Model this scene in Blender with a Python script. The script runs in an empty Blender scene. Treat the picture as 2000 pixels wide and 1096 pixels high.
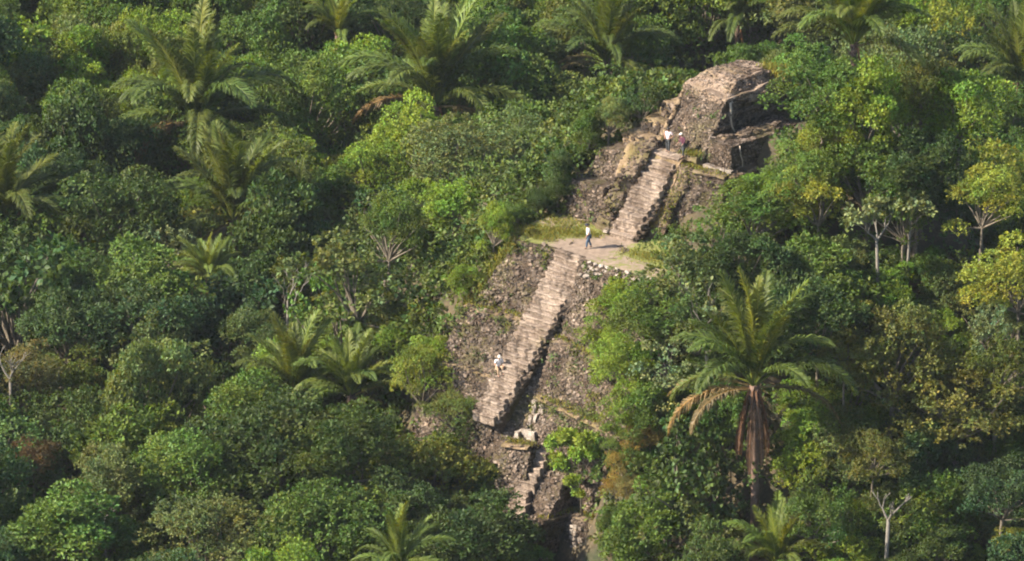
import bpy, bmesh, math, random
import numpy as np
from mathutils import Vector, Matrix, noise

# ------------------------------------------------------------------ camera, sky, sun, exposure
SC = bpy.context.scene
COL = SC.collection
R = math.radians
PITCH, FACE = R(21), R(42)
FPX, DIST = 10150.0, 350.0            # focal length in photo pixels (2000 wide), metres to the middle terrace
vd = np.array([0, math.cos(PITCH), -math.sin(PITCH)])
vr = np.array([1.0, 0, 0])
vu = np.array([0, math.sin(PITCH), math.cos(PITCH)])
CAM = -DIST * vd - (150 / FPX * DIST) * vr - (61 / FPX * DIST) * vu
cam_d = bpy.data.cameras.new('camera')
cam = bpy.data.objects.new('camera', cam_d)
COL.objects.link(cam)
cam.location = CAM
cam.rotation_euler = (R(90) - PITCH, 0, 0)
cam_d.sensor_width = 36
cam_d.lens = 36 * FPX / 2000
cam_d.clip_start, cam_d.clip_end = 1, 8000
SC.camera = cam

SUN_EL, SUN_AZ = R(36), R(14)
sun_dir = Vector((-math.cos(SUN_AZ) * math.cos(SUN_EL), -math.sin(SUN_AZ) * math.cos(SUN_EL), math.sin(SUN_EL)))
world = bpy.data.worlds.new('World')
SC.world = world
world.use_nodes = True
nt = world.node_tree
sky = nt.nodes.new('ShaderNodeTexSky')
sky.sky_type = 'NISHITA'
sky.sun_disc = False
sky.sun_elevation = SUN_EL
sky.sun_rotation = math.atan2(sun_dir.x, sun_dir.y)
nt.links.new(sky.outputs[0], nt.nodes['Background'].inputs[0])
nt.nodes['Background'].inputs[1].default_value = 0.095
sl = bpy.data.lights.new('sun', 'SUN')
sl.energy = 5.0
sl.angle = R(0.5)
sl.color = (1.0, 0.88, 0.70)
so = bpy.data.objects.new('sun', sl)
COL.objects.link(so)
so.rotation_euler = (-sun_dir).to_track_quat('-Z', 'Y').to_euler()
SC.view_settings.view_transform = 'Standard'
SC.view_settings.look = 'None'
SC.view_settings.exposure = 1.38
SC.view_settings.gamma = 1.0
SC.view_settings.use_curve_mapping = False
SC.render.engine = 'CYCLES'
SC.cycles.max_bounces = 4
SC.cycles.diffuse_bounces = 2
SC.cycles.glossy_bounces = 1
SC.cycles.transmission_bounces = 3
SC.cycles.adaptive_threshold = 0.03
SC.cycles.transparent_max_bounces = 4
SC.cycles.use_denoising = True
SC.cycles.filter_width = 2.0

rnd = random.Random(7)
rng = np.random.default_rng(7)

# ------------------------------------------------------------------ frame of the pyramid: u along its front, v uphill, z up (terrace = 0)
UX = np.array([math.cos(FACE), -math.sin(FACE), 0])
VX = np.array([math.sin(FACE), math.cos(FACE), 0])
ROT = Matrix(((UX[0], VX[0], 0), (UX[1], VX[1], 0), (0, 0, 1))).to_4x4()


def uvz(u, v, z):
    return Vector((u * UX[0] + v * VX[0], u * UX[1] + v * VX[1], z))


def to_uv(x, y):
    return x * UX[0] + y * UX[1], x * VX[0] + y * VX[1]


def project(p):
    q = np.array(p) - CAM
    k = q @ vd
    return 1000 + FPX * (q @ vr) / k, 548 - FPX * (q @ vu) / k, k


def ray(px, py):
    return vd + (px - 1000) / FPX * vr - (py - 548) / FPX * vu


GROUND = -20.0
PV = [-60, -20, -15, -12, -9.5, -7.0, -5.0, -1.6, 3.2, 7.8, 10, 12, 17, 24, 34, 48]
PZ = [GROUND, GROUND, GROUND, GROUND, -19.6, -15.6, -9.0, -1.3, -1.3, 3.6, 3.8, 6.5, 6.5, 1, -9, GROUND]


PV2 = [-60, -22, -15, -12, -10, -8, -5.0, -1.6, 3.2, 7.8, 10, 12, 17, 24, 34, 48]
PZ2 = [GROUND, GROUND, -18.2, -16.8, -14.6, -11.2, -5.4, -.9, -.7, 3.6, 4.2, 6.5, 6.5, 1, -9, GROUND]


def lumps(x, y):
    return 0.5 * math.sin(x * .21 + 1.3) * math.cos(y * .17) + 0.3 * math.sin(x * .53 + y * .41)


def terrain(x, y):
    u, v = to_uv(x, y)
    z = float(np.interp(v, PV, PZ))
    e = min(1, max(0, (u - (6.2 if v > -6 else 7.6)) / 1.2)) if u > 0 else min(1, max(0, (-6.8 - u) / 1.2))
    if u < 0 and v < -7.4:
        e = max(e, min(1, max(0, (-2.9 - u) / 1.2)) * min(1, (-7.4 - v) / .6))
    if e and v < 8:                         # unexcavated flanks keep the old surface
        z += (float(np.interp(v, PV2, PZ2)) - z) * e
    z += lumps(x, y) * (0.35 if -6 < u < 9 and -12 < v < 18 else 1.0) - 0.2
    if u < -7.8:
        z -= (-7.8 - u) * 0.85
    if u > 10:
        z -= (u - 10) * 0.62
    return max(z, GROUND + 0.6 * lumps(x * .6, y * .6))


def ray_ground(px, py, h, start=None):
    """first point along the pixel's ray that lies h metres above the terrain"""
    w = ray(px, py)
    t = start or 270.0
    if start:                               # leave the land already passed before looking for the next
        while t < 520:
            p = CAM + t * w
            if p[2] - terrain(p[0], p[1]) > h:
                break
            t += 0.5
    while t < 520:
        p = CAM + t * w
        if p[2] - terrain(p[0], p[1]) <= h:
            return p, t
        t += 0.5
    p = CAM + 520 * w
    return p, 520.0


# ------------------------------------------------------------------ materials
def nodes(name):
    m = bpy.data.materials.new(name)
    m.use_nodes = True
    t = m.node_tree
    return m, t, t.nodes['Principled BSDF'], t.nodes['Material Output']


def N(t, kind, **kw):
    n = t.nodes.new(kind)
    for k, v in kw.items():
        setattr(n, k, v)
    return n


def noise_tex(t, scale, detail=4, rough=.6, vec=None):
    n = N(t, 'ShaderNodeTexNoise')
    n.inputs['Scale'].default_value = scale
    n.inputs['Detail'].default_value = detail
    n.inputs['Roughness'].default_value = rough
    if vec:
        t.links.new(vec, n.inputs['Vector'])
    return n


def ramp(t, fac, stops):
    r = N(t, 'ShaderNodeValToRGB')
    e = r.color_ramp.elements
    while len(e) < len(stops):
        e.new(.5)
    for q, (p, c) in zip(e, stops):
        q.position = p
        q.color = (*c, 1) if len(c) == 3 else c
    t.links.new(fac, r.inputs[0])
    return r


def mix(t, a, b, fac, mode='MIX'):
    n = N(t, 'ShaderNodeMix', data_type='RGBA', blend_type=mode)
    for s, v in ((n.inputs[0], fac), (n.inputs[6], a), (n.inputs[7], b)):
        if hasattr(v, 'is_output'):
            t.links.new(v, s)
        elif isinstance(v, (int, float)):
            s.default_value = v
        else:
            s.default_value = (*v, 1)
    return n.outputs[2]


def leaf_material(name, spec=.35, rough=.5, trans=.3):
    m, t, b, o = nodes(name)
    oi = N(t, 'ShaderNodeObjectInfo')
    at = N(t, 'ShaderNodeAttribute', attribute_name='tint')
    c = mix(t, oi.outputs['Color'], at.outputs['Color'], 1.0, 'MULTIPLY')
    t.links.new(c, b.inputs['Base Color'])
    b.inputs['Roughness'].default_value = rough
    b.inputs['Specular IOR Level'].default_value = spec
    tr = N(t, 'ShaderNodeBsdfTranslucent')
    tc = mix(t, c, (1.5, 1.35, .5), 1.0, 'MULTIPLY')
    t.links.new(tc, tr.inputs['Color'])
    ms = N(t, 'ShaderNodeMixShader')
    ms.inputs[0].default_value = trans
    t.links.new(b.outputs[0], ms.inputs[1])
    t.links.new(tr.outputs[0], ms.inputs[2])
    t.links.new(ms.outputs[0], o.inputs['Surface'])
    return m


def bark_material(name, c1, c2, scale=6):
    m, t, b, o = nodes(name)
    g = N(t, 'ShaderNodeNewGeometry')
    n = noise_tex(t, scale, 5, .65, g.outputs['Position'])
    r = ramp(t, n.outputs[0], [(.3, c1), (.7, c2)])
    t.links.new(r.outputs[0], b.inputs['Base Color'])
    b.inputs['Roughness'].default_value = .85
    bp = N(t, 'ShaderNodeBump')
    bp.inputs['Strength'].default_value = .5
    bp.inputs['Distance'].default_value = .05
    t.links.new(n.outputs[0], bp.inputs['Height'])
    t.links.new(bp.outputs[0], b.inputs['Normal'])
    return m


def rock_material(name, lo, hi, moss, moss_at, tinted=True, scale=1.4):
    """weathered limestone: two tones, lichen stains, moss in patches"""
    m, t, b, o = nodes(name)
    g = N(t, 'ShaderNodeNewGeometry')
    pos = g.outputs['Position']
    n1 = noise_tex(t, scale, 6, .7, pos)
    n2 = noise_tex(t, .45, 4, .6, pos)
    n3 = noise_tex(t, 9, 4, .7, pos)
    c = ramp(t, n1.outputs[0], [(.32, lo), (.62, hi)]).outputs[0]
    d = ramp(t, n3.outputs[0], [(.35, (.5, .47, .44)), (.6, (1, 1, 1))]).outputs[0]
    c = mix(t, c, d, 1.0, 'MULTIPLY')
    n4 = noise_tex(t, .8, 5, .65, pos)
    st = ramp(t, n4.outputs[0], [(.38, (.5, .47, .45)), (.56, (1, 1, 1))]).outputs[0]
    c = mix(t, c, st, 1.0, 'MULTIPLY')
    mf = ramp(t, n2.outputs[0], [(moss_at, (0, 0, 0)), (moss_at + .14, (1, 1, 1))]).outputs[0]
    mf2 = ramp(t, n3.outputs[0], [(.36, (0, 0, 0)), (.6, (.8, .8, .8))]).outputs[0]
    f = mix(t, mf, mf2, 1.0, 'MULTIPLY')
    c = mix(t, c, moss, f)
    if tinted:
        at = N(t, 'ShaderNodeAttribute', attribute_name='tint')
        c = mix(t, c, at.outputs['Color'], 1.0, 'MULTIPLY')
    t.links.new(c, b.inputs['Base Color'])
    b.inputs['Roughness'].default_value = .92
    b.inputs['Specular IOR Level'].default_value = .2
    bp = N(t, 'ShaderNodeBump')
    bp.inputs['Strength'].default_value = .8
    bp.inputs['Distance'].default_value = .12
    t.links.new(n3.outputs[0], bp.inputs['Height'])
    t.links.new(bp.outputs[0], b.inputs['Normal'])
    return m


M_LEAF = leaf_material('leaf', spec=.25, rough=.55, trans=.28)
M_GLOSS = leaf_material('palm_leaf', spec=.25, rough=.5, trans=.34)
M_GRASS = leaf_material('grass_blade', spec=.15, rough=.7, trans=.3)
M_BARK = bark_material('bark', (.07, .055, .04), (.2, .17, .13))
M_PALE = bark_material('pale_bark', (.1, .09, .075), (.22, .2, .17))
M_PALM = bark_material('palm_bark', (.07, .045, .035), (.22, .14, .105), 3)
M_WALL = rock_material('rubble_core', (.08, .06, .045), (.17, .13, .097), (.1, .095, .032), .46, False)
M_STONE = rock_material('rubble_stone', (.145, .113, .09), (.272, .217, .178), (.11, .1, .038), .54)
M_STEP = rock_material('step_stone', (.24, .195, .162), (.41, .338, .288), (.16, .135, .075), .6)
M_WHITE = rock_material('pale_limestone', (.34, .29, .245), (.58, .52, .47), (.22, .19, .14), .6)
M_STRAW = rock_material('dry_rubble', (.24, .175, .13), (.42, .325, .25), (.22, .16, .07), .5)
M_TAN = rock_material('tan_ledge', (.24, .175, .1), (.4, .3, .2), (.17, .145, .05), .5)
M_ROOT = bark_material('pale_root', (.34, .27, .2), (.6, .5, .41))


def flat_material(name, col, rough=.8, var=.25):
    m, t, b, o = nodes(name)
    g = N(t, 'ShaderNodeNewGeometry')
    n = noise_tex(t, 14, 3, .6, g.outputs['Position'])
    r = ramp(t, n.outputs[0], [(.3, tuple(c * (1 - var) for c in col)), (.7, tuple(min(1, c * (1 + var)) for c in col))])
    t.links.new(r.outputs[0], b.inputs['Base Color'])
    b.inputs['Roughness'].default_value = rough
    return m


def ground_material():
    m, t, b, o = nodes('forest_floor')
    g = N(t, 'ShaderNodeNewGeometry')
    a = noise_tex(t, .5, 6, .65, g.outputs['Position'])
    c = noise_tex(t, 5, 5, .7, g.outputs['Position'])
    r = ramp(t, a.outputs[0], [(.35, (.035, .045, .018)), (.5, (.07, .055, .03)), (.68, (.12, .09, .05))])
    k = ramp(t, c.outputs[0], [(.3, (.5, .5, .5)), (.7, (1.2, 1.2, 1.2))])
    t.links.new(mix(t, r.outputs[0], k.outputs[0], 1.0, 'MULTIPLY'), b.inputs['Base Color'])
    b.inputs['Roughness'].default_value = .95
    return m


def terrace_material():
    """trodden earth path over short turf; the mask is the vertex attribute 'path'"""
    m, t, b, o = nodes('terrace_soil')
    g = N(t, 'ShaderNodeNewGeometry')
    a = noise_tex(t, 2.2, 5, .7, g.outputs['Position'])
    c = noise_tex(t, 11, 4, .7, g.outputs['Position'])
    dirt = ramp(t, a.outputs[0], [(.3, (.16, .118, .085)), (.7, (.31, .235, .18))]).outputs[0]
    turf = ramp(t, c.outputs[0], [(.3, (.10, .12, .025)), (.7, (.24, .24, .06))]).outputs[0]
    at = N(t, 'ShaderNodeAttribute', attribute_name='path')
    ad = N(t, 'ShaderNodeMath', operation='ADD')
    t.links.new(at.outputs['Fac'], ad.inputs[0])
    sb = N(t, 'ShaderNodeMath', operation='MULTIPLY_ADD')
    t.links.new(a.outputs[0], sb.inputs[0])
    sb.inputs[1].default_value = 1.2
    sb.inputs[2].default_value = -.6
    t.links.new(sb.outputs[0], ad.inputs[1])
    f = ramp(t, ad.outputs[0], [(.4, (0, 0, 0)), (.6, (1, 1, 1))]).outputs[0]
    t.links.new(mix(t, turf, dirt, f), b.inputs['Base Color'])
    b.inputs['Roughness'].default_value = .95
    return m


# ------------------------------------------------------------------ object helpers
def link(name, data, parent=None, mat=None):
    o = bpy.data.objects.new(name, data)
    COL.objects.link(o)
    if mat is not None and data is not None:
        data.materials.append(mat)
    if parent is not None:
        o.parent = parent
    return o


def tag(o, label=None, cat=None, group=None, kind=None):
    for k, v in (('label', label), ('category', cat), ('group', group), ('kind', kind)):
        if v:
            o[k] = v
    return o


def pymesh(name, verts, faces, tint=None, smooth=False):
    me = bpy.data.meshes.new(name)
    me.from_pydata([tuple(v) for v in verts], [], [tuple(f) for f in faces])
    if tint is not None:
        a = me.attributes.new('tint', 'FLOAT_COLOR', 'POINT')
        a.data.foreach_set('color', np.asarray(tint, dtype=np.float32).ravel())
    if smooth:
        me.polygons.foreach_set('use_smooth', [True] * len(me.polygons))
    me.update()
    return me


def quadmesh(name, V, tint):
    """V (n,4,3): n separate folded quads, tint (n,3)"""
    n = len(V)
    me = bpy.data.meshes.new(name)
    me.vertices.add(4 * n)
    me.vertices.foreach_set('co', V.reshape(-1).astype(np.float32))
    me.loops.add(6 * n)
    idx = (np.arange(n)[:, None] * 4 + np.array([0, 1, 2, 0, 2, 3])).reshape(-1)
    me.loops.foreach_set('vertex_index', idx.astype(np.int32))
    me.polygons.add(2 * n)
    me.polygons.foreach_set('loop_start', (np.arange(2 * n) * 3).astype(np.int32))
    a = me.attributes.new('tint', 'FLOAT_COLOR', 'POINT')
    c = np.ones((n, 4), np.float32)
    c[:, :3] = tint
    a.data.foreach_set('color', np.repeat(c, 4, axis=0).reshape(-1))
    me.update(calc_edges=True)
    return me


def unit(a):
    return a / np.maximum(np.linalg.norm(a, axis=-1, keepdims=True), 1e-6)


def tube(pts, radii, sides=6, cap=True):
    V, Fc = [], []
    pts = [Vector(p) for p in pts]
    for i, p in enumerate(pts):
        d = (pts[min(i + 1, len(pts) - 1)] - pts[max(i - 1, 0)]).normalized()
        a = d.orthogonal().normalized() if i == 0 else (a - d * a.dot(d)).normalized()
        b = d.cross(a)
        for k in range(sides):
            q = 2 * math.pi * k / sides
            V.append(p + (a * math.cos(q) + b * math.sin(q)) * radii[i])
    for i in range(len(pts) - 1):
        for k in range(sides):
            j = (k + 1) % sides
            Fc.append((i * sides + k, i * sides + j, (i + 1) * sides + j, (i + 1) * sides + k))
    if cap:
        Fc.append(tuple(range(sides))[::-1])
        Fc.append(tuple((len(pts) - 1) * sides + k for k in range(sides)))
    return V, Fc


class Buf:
    def __init__(s):
        s.v, s.f, s.t = [], [], []

    def add(s, v, f, tint=(1, 1, 1)):
        n = len(s.v)
        s.v += v
        s.f += [tuple(i + n for i in q) for q in f]
        s.t += [(*tint, 1)] * len(v)

    def mesh(s, name, smooth=False):
        return pymesh(name, s.v, s.f, s.t, smooth)


# ------------------------------------------------------------------ the ground: one sheet, fine under the view, out to the horizon
def build_ground():
    def axis(c0, c1, step, far):
        a = list(np.arange(c0, c1 + .1, step))
        lo, hi, s = [], [], step
        x, y = c0, c1
        while x > -far:
            s *= 1.45
            x -= s
            y += s
            lo.append(x)
            hi.append(y)
        return lo[::-1] + a + hi
    xs, ys = axis(-70, 70, 1.6, 4000), axis(-70, 130, 1.6, 4000)
    V = [(x, y, terrain(x, y)) for y in ys for x in xs]
    n = len(xs)
    Fc = [(j * n + i, j * n + i + 1, (j + 1) * n + i + 1, (j + 1) * n + i) for j in range(len(ys) - 1) for i in range(n - 1)]
    o = link('ground', pymesh('ground', V, Fc, smooth=True), None, ground_material())
    tag(o, 'leaf-littered forest floor and overgrown mound under the trees', 'ground', kind='structure')


build_ground()

# ------------------------------------------------------------------ the pyramid
PYR = link('stepped_pyramid', None)
PYR.location = uvz(0, -12, -19.5)
tag(PYR, 'weathered grey-brown stone stepped pyramid with two steep staircases rising out of the jungle', 'pyramid')
PINV = Matrix.Translation(-Vector(PYR.location))


def part(name, me, mat, parent=PYR, label=None, kind=None):
    o = link(name, me, parent, mat)
    if parent is PYR:
        o.matrix_parent_inverse = PINV
    if label:
        o['label'] = label
    if kind:
        o['kind'] = kind
    return o


ICO = bmesh.new()
bmesh.ops.create_icosphere(ICO, subdivisions=1, radius=1)
ICO_V = [v.co.copy() for v in ICO.verts]
ICO_F = [tuple(v.index for v in f.verts) for f in ICO.faces]
ICO.free()


CUBE_V = [Vector((a, b, c)) for c in (-1, 1) for a, b in ((-1, -1), (1, -1), (1, 1), (-1, 1))]
CUBE_F = [(0, 1, 5, 4), (1, 2, 6, 5), (2, 3, 7, 6), (3, 0, 4, 7), (4, 5, 6, 7)]


def block_verts(r, sx, sy, sz):
    u_ = r.uniform
    return [Vector((p.x * sx * (1 + u_(-.28, .12)), p.y * sy * (1 + u_(-.28, .12)), p.z * sz * (1 + u_(-.4, .1)))) for p in CUBE_V]


def stone_verts(r, sx, sy, sz):
    out = []
    for p in ICO_V:
        q = Vector([math.copysign(abs(c) ** .55, c) for c in p])
        q += Vector((r.uniform(-.2, .2), r.uniform(-.2, .2), r.uniform(-.2, .2)))
        out.append(Vector((q.x * sx, q.y * sy, q.z * sz)))
    return out


STONE_MESH = []
for i in range(14):
    g = rnd.choice([.75, .9, 1.0, 1.1, 1.3])
    w = rnd.uniform(-.04, .05)
    STONE_MESH.append(pymesh('stone', stone_verts(rnd, .5, .36, .36), ICO_F, [(g + w, g, g - w, 1)] * 12))
    STONE_MESH[-1].materials.append(M_STONE)
WHITE_MESH = []
for i in range(6):
    g = rnd.uniform(.85, 1.15)
    WHITE_MESH.append(pymesh('pale_stone', stone_verts(rnd, .5, .4, .34), ICO_F, [(g, g, g, 1)] * 12))
    WHITE_MESH[-1].materials.append(M_WHITE)

RUBBLE = Buf()
n_stone = [0]


def basis(n, upv=Vector((0, 0, 1))):
    n = n.normalized()
    x = upv.cross(n)
    x = x.normalized() if x.length > 1e-3 else Vector((1, 0, 0))
    return Matrix((x, n.cross(x), n)).transposed()


def put_stone(parent, p, n, size, mesh=None, roll=None, inv=None):
    """one stone as an object of its own"""
    o = bpy.data.objects.new('stone', mesh or rnd.choice(STONE_MESH))
    COL.objects.link(o)
    B = basis(n).to_4x4()
    q = Matrix.Rotation(rnd.uniform(-.3, .3) if roll is None else roll, 4, 'Z')
    S = Matrix.Diagonal((size[0], size[1], size[2], 1))
    o.parent = parent
    o.matrix_basis = Matrix.Translation(p) @ B @ q @ S
    n_stone[0] += 1
    return o


def warp(p, amp=.16):
    q = noise.noise_vector(p * .55) * amp * 1.3 + noise.noise_vector(p * 1.7) * amp * .7
    return p + q


def scatter_face(parent, a, b, c, d, step=.15, big=0, skip=.12, size=1.0, tone=None):
    """loose rubble over the quad a-b (foot) d-c (head)"""
    n = (b - a).cross(d - a).normalized()
    w = ((b - a).length + (c - d).length) / 2
    h = ((d - a).length + (c - b).length) / 2
    nu, nv = max(1, int(w / step)), max(1, int(h / (step * .8)))
    spots = []
    for j in range(nv):
        for i in range(nu):
            s, t_ = (i + .5 + rnd.uniform(-.45, .45)) / nu, (j + .5 + rnd.uniform(-.22, .22)) / nv
            p = a.lerp(b, s).lerp(d.lerp(c, s), t_)
            bald = noise.noise(p * .45 + Vector((5, 9, 2)))
            if rnd.random() < skip + max(0, bald - .1) * .9:
                continue
            spots.append(p)
    rnd.shuffle(spots)
    for k, p in enumerate(spots):
        p = warp(p)
        if k < big and n_stone[0] < 240:
            s = rnd.uniform(.22, .4)
            put_stone(parent, p + n * .08, n, (s, s * rnd.uniform(.7, 1), s * .8))
            continue
        s = step * rnd.choice([.38, .48, .55, .62, .8]) * rnd.uniform(.8, 1.15) * size
        vs = block_verts(rnd, s * rnd.uniform(.7, 1.3), s * rnd.uniform(.5, .85), s * rnd.uniform(.4, .7))
        B = basis(n) @ Matrix.Rotation(rnd.uniform(-.3, .3), 3, 'Z') @ Matrix.Rotation(rnd.uniform(-.25, .25), 3, 'X')
        g = rnd.choice([.3, .4, .5, .6, .68, .76, .85, .95, 1.1, 1.35, 1.8 if rnd.random() < .4 else .7]) * rnd.uniform(.9, 1.1)
        if tone:
            g *= tone
        wv = rnd.uniform(-.05, .06)
        RUBBLE.add([p + n * rnd.uniform(-.04, .05) + B @ q for q in vs], CUBE_F, (g * (1 + wv), g, g * (1 - wv)))


def grid_face(buf, a, b, c, d, step=.45, amp=.16):
    w = max((b - a).length, (c - d).length)
    h = max((d - a).length, (c - b).length)
    nu, nv = max(2, int(w / step)), max(2, int(h / step))
    V = []
    for j in range(nv + 1):
        for i in range(nu + 1):
            p = a.lerp(b, i / nu).lerp(d.lerp(c, i / nu), j / nv)
            V.append(warp(p, amp))
    n = nu + 1
    buf.add(V, [(j * n + i, j * n + i + 1, (j + 1) * n + i + 1, (j + 1) * n + i) for j in range(nv) for i in range(nu)])


def block(name, bot, top, mat=None, label=None, front=True, right=True, left=False, roof=False, step=.15, big=0, skip=.12, amp=.16, tone=None, size=1.0, parent=PYR):
    """a battered masonry block; bot and top: (u,v,z) of front-left, front-right, back-right, back-left"""
    B = [uvz(*p) for p in bot]
    T = [uvz(*p) for p in top]
    buf = Buf()
    for i in range(4):
        j = (i + 1) % 4
        grid_face(buf, B[i], B[j], T[j], T[i], amp=amp)
    grid_face(buf, T[0], T[1], T[2], T[3], amp=amp)
    o = part(name, buf.mesh(name), mat or M_WALL, parent, label)
    if front:
        scatter_face(o, B[0], B[1], T[1], T[0], step, big, skip, size, tone)
    if right:
        scatter_face(o, B[1], B[2], T[2], T[1], step, big // 3, skip + .1, size, tone)
    if left:
        scatter_face(o, B[3], B[0], T[0], T[3], step, 0, skip, size, tone)
    if roof:
        scatter_face(o, T[0], T[1], T[2], T[3], step, 0, skip, size, tone)
    return o


def quad(z, *uv):
    return [(u, v, z) for u, v in uv]


# lower pyramid: left wing
block('terrace_wall', quad(-4.4, (-6.5, -4.4), (-1.5, -3.4), (-1.5, 4), (-6.5, 4)), quad(0, (-4.7, -2.0), (-1.5, -1.2), (-1.5, 4), (-5.2, 4)), big=24, label='upper tier wall left of the long staircase')
block('terrace_wall', quad(-7.8, (-7.2, -7.1), (-1.5, -6.4), (-1.5, 2), (-7.2, 2)), quad(-4.4, (-6.7, -5.5), (-1.5, -4.5), (-1.5, 2), (-6.7, 2)), big=22, label='middle tier wall left of the long staircase')
block('terrace_wall', quad(-13, (-7.8, -9.6), (-1.5, -9.0), (-1.5, 0), (-7.8, 0)), quad(-7.8, (-7.4, -7.6), (-1.5, -7.0), (-1.5, 0), (-7.4, 0)), big=8)
block('stair_flank', quad(-13, (-2.5, -9.3), (1.0, -8.7), (1.0, -3), (-2.5, -3)), quad(-4.4, (-.6, -3.9), (1.0, -3.7), (1.0, -2), (-.6, -2)), big=6, tone=1.0)
# lower pyramid: right wing
block('terrace_wall', quad(-4.9, (.9, -4.1), (10.5, -5.9), (10.5, 3), (.9, 3)), quad(-.05, (.9, -2.0), (10.5, -1.2), (10.5, 3), (.9, 3)), big=26, label='upper tier wall right of the long staircase')
block('terrace_wall', quad(-8.5, (.9, -6.0), (10.5, -7.6), (10.5, 1), (.9, 1)), quad(-4.9, (.9, -4.8), (10.5, -6.7), (10.5, 1), (.9, 1)), big=26, label='middle tier wall right of the long staircase')
block('terrace_wall', quad(-12.3, (.9, -7.5), (10.5, -8.3), (10.5, -1), (.9, -1)), quad(-8.5, (.9, -6.6), (10.5, -7.9), (10.5, -1), (.9, -1)), big=20, label='lower tier wall right of the long staircase')
block('terrace_wall', quad(-16, (.9, -6.8), (10.5, -7.0), (10.5, -1), (.9, -1)), quad(-12.2, (.9, -6.7), (10.5, -6.9), (10.5, -1), (.9, -1)), big=8)
# remnants at the foot
block('landing', quad(-14.5, (.1, -9.6), (2.4, -9.2), (2.4, -6), (.1, -6)), quad(-11.2, (.3, -9.1), (2.3, -8.6), (2.3, -6.5), (.3, -6.5)), mat=M_WALL, big=5, tone=1.2)
block('ruined_bay', quad(-15.6, (1.4, -10.4), (4.5, -9.6), (4.8, -4), (1.4, -4)), quad(-12.7, (2.2, -8.1), (4.8, -7.5), (4.9, -4), (2.2, -4)), big=12, skip=.05, tone=1.1, label='rubble bay with shaded side at the foot of the pyramid')
block('ruined_bay', quad(-21, (.4, -11.4), (4.6, -10.4), (5.1, -4), (.4, -4)), quad(-15.5, (.6, -10.6), (4.5, -9.9), (5.05, -4), (.6, -4)), right=True, tone=.9)
block('ruined_bay', quad(-21, (5.05, -8.4), (8.6, -8.6), (8.6, -4), (5.05, -4)), quad(-15.5, (5.05, -7.7), (8.2, -7.8), (8.2, -4), (5.05, -4)), big=8, tone=1.15)

# upper pyramid
block('platform_wall', quad(-.6, (1.8, 4.4), (5.9, 6.6), (5.9, 16), (1.8, 16)), quad(4.3, (1.9, 7.2), (5.6, 7.5), (5.6, 16), (1.9, 16)), big=16, tone=.9, label='wall right of the upper staircase')
block('platform', quad(-.6, (-3.2, 4.0), (1.9, 4.0), (1.9, 16), (-3.2, 16)), quad(4.9, (-3.0, 7.4), (1.9, 7.4), (1.9, 16), (-3.0, 16)), mat=M_TAN, front=False, right=False)
block('side_buttress', quad(-.3, (-5.4, 3.7), (-2.8, 4.3), (-2.6, 12), (-5.6, 12)), quad(2.4, (-5.5, 4.8), (-2.9, 5.0), (-2.9, 12), (-5.5, 12)), big=12, left=True, tone=1.0, label='lower stone buttress left of the upper staircase')
block('side_buttress', quad(2.3, (-5.4, 5.9), (-2.9, 6.2), (-2.6, 12), (-5.2, 12)), quad(4.3, (-4.9, 6.7), (-2.9, 7.0), (-2.6, 12), (-4.9, 12)), big=10, left=True, tone=1.0, label='upper stone buttress left of the upper staircase')
for z0, z1, u0, v0 in ((4.2, 5.2, -4.4, 8.5), (5.2, 6.1, -3.7, 9.7), (6.1, 7.1, -3.0, 10.9), (7.1, 7.9, -2.2, 12.0)):
    block('rubble_ledge', quad(z0, (u0, v0 - .2), (-1.0, v0 - .2), (-1.0, 16), (u0, 16)), quad(z1, (u0 + .2, v0), (-1.0, v0), (-1.0, 16), (u0 + .2, 16)), mat=M_TAN, tone=1.0, right=False, step=.26)
SUMMIT = block('summit_temple', quad(4.6, (-1.2, 8.6), (3.2, 7.9), (3.2, 17), (-1.2, 17)), quad(8.5, (-1.2, 11.2), (3.2, 10.5), (3.3, 17), (-1.2, 17)), big=14, skip=.02, step=.14, amp=.16, tone=.95, label='sloping rubble mass of the summit temple')
block('summit_cornice', quad(8.3, (-1.3, 11.0), (3.3, 10.35), (3.45, 17.2), (-1.3, 17.2)), quad(8.75, (-1.2, 11.15), (3.2, 10.5), (3.35, 17.1), (-1.2, 17.1)), mat=M_STRAW, step=.16, skip=.05, left=True, tone=1.15, amp=.2)
block('summit_mound', quad(8.7, (-1.0, 11.55), (2.95, 10.95), (3.15, 16.9), (-1.0, 16.9)), quad(9.35, (-.5, 12.9), (2.4, 12.5), (2.8, 16.2), (-.5, 16.2)), mat=M_STRAW, step=.17, skip=.2, roof=True, left=True, tone=1.4, size=.8, amp=.2, label='straw-coloured rubble crown of the summit')
for z_, v_ in ((5.9, 9.4), (6.7, 9.7), (7.5, 10.3)):
    block('wall_course', quad(z_, (3.0, v_ - .1), (3.42, v_ - .1), (3.46, 16.8), (3.0, 16.8)), quad(z_ + .22, (3.0, v_), (3.36, v_), (3.4, 16.8), (3.0, 16.8)), mat=M_STONE, step=.2, skip=.3, amp=.1, front=False)
block('corner_block', quad(4.2, (3.1, 8.35), (5.5, 8.3), (5.7, 15.5), (3.1, 15.5)), quad(6.3, (3.3, 8.5), (5.35, 8.5), (5.5, 15.3), (3.3, 15.3)), big=3, step=.15, skip=.05, amp=.07, tone=1.15, size=.85, roof=True, label='low masonry block at the right corner of the summit')



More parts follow.
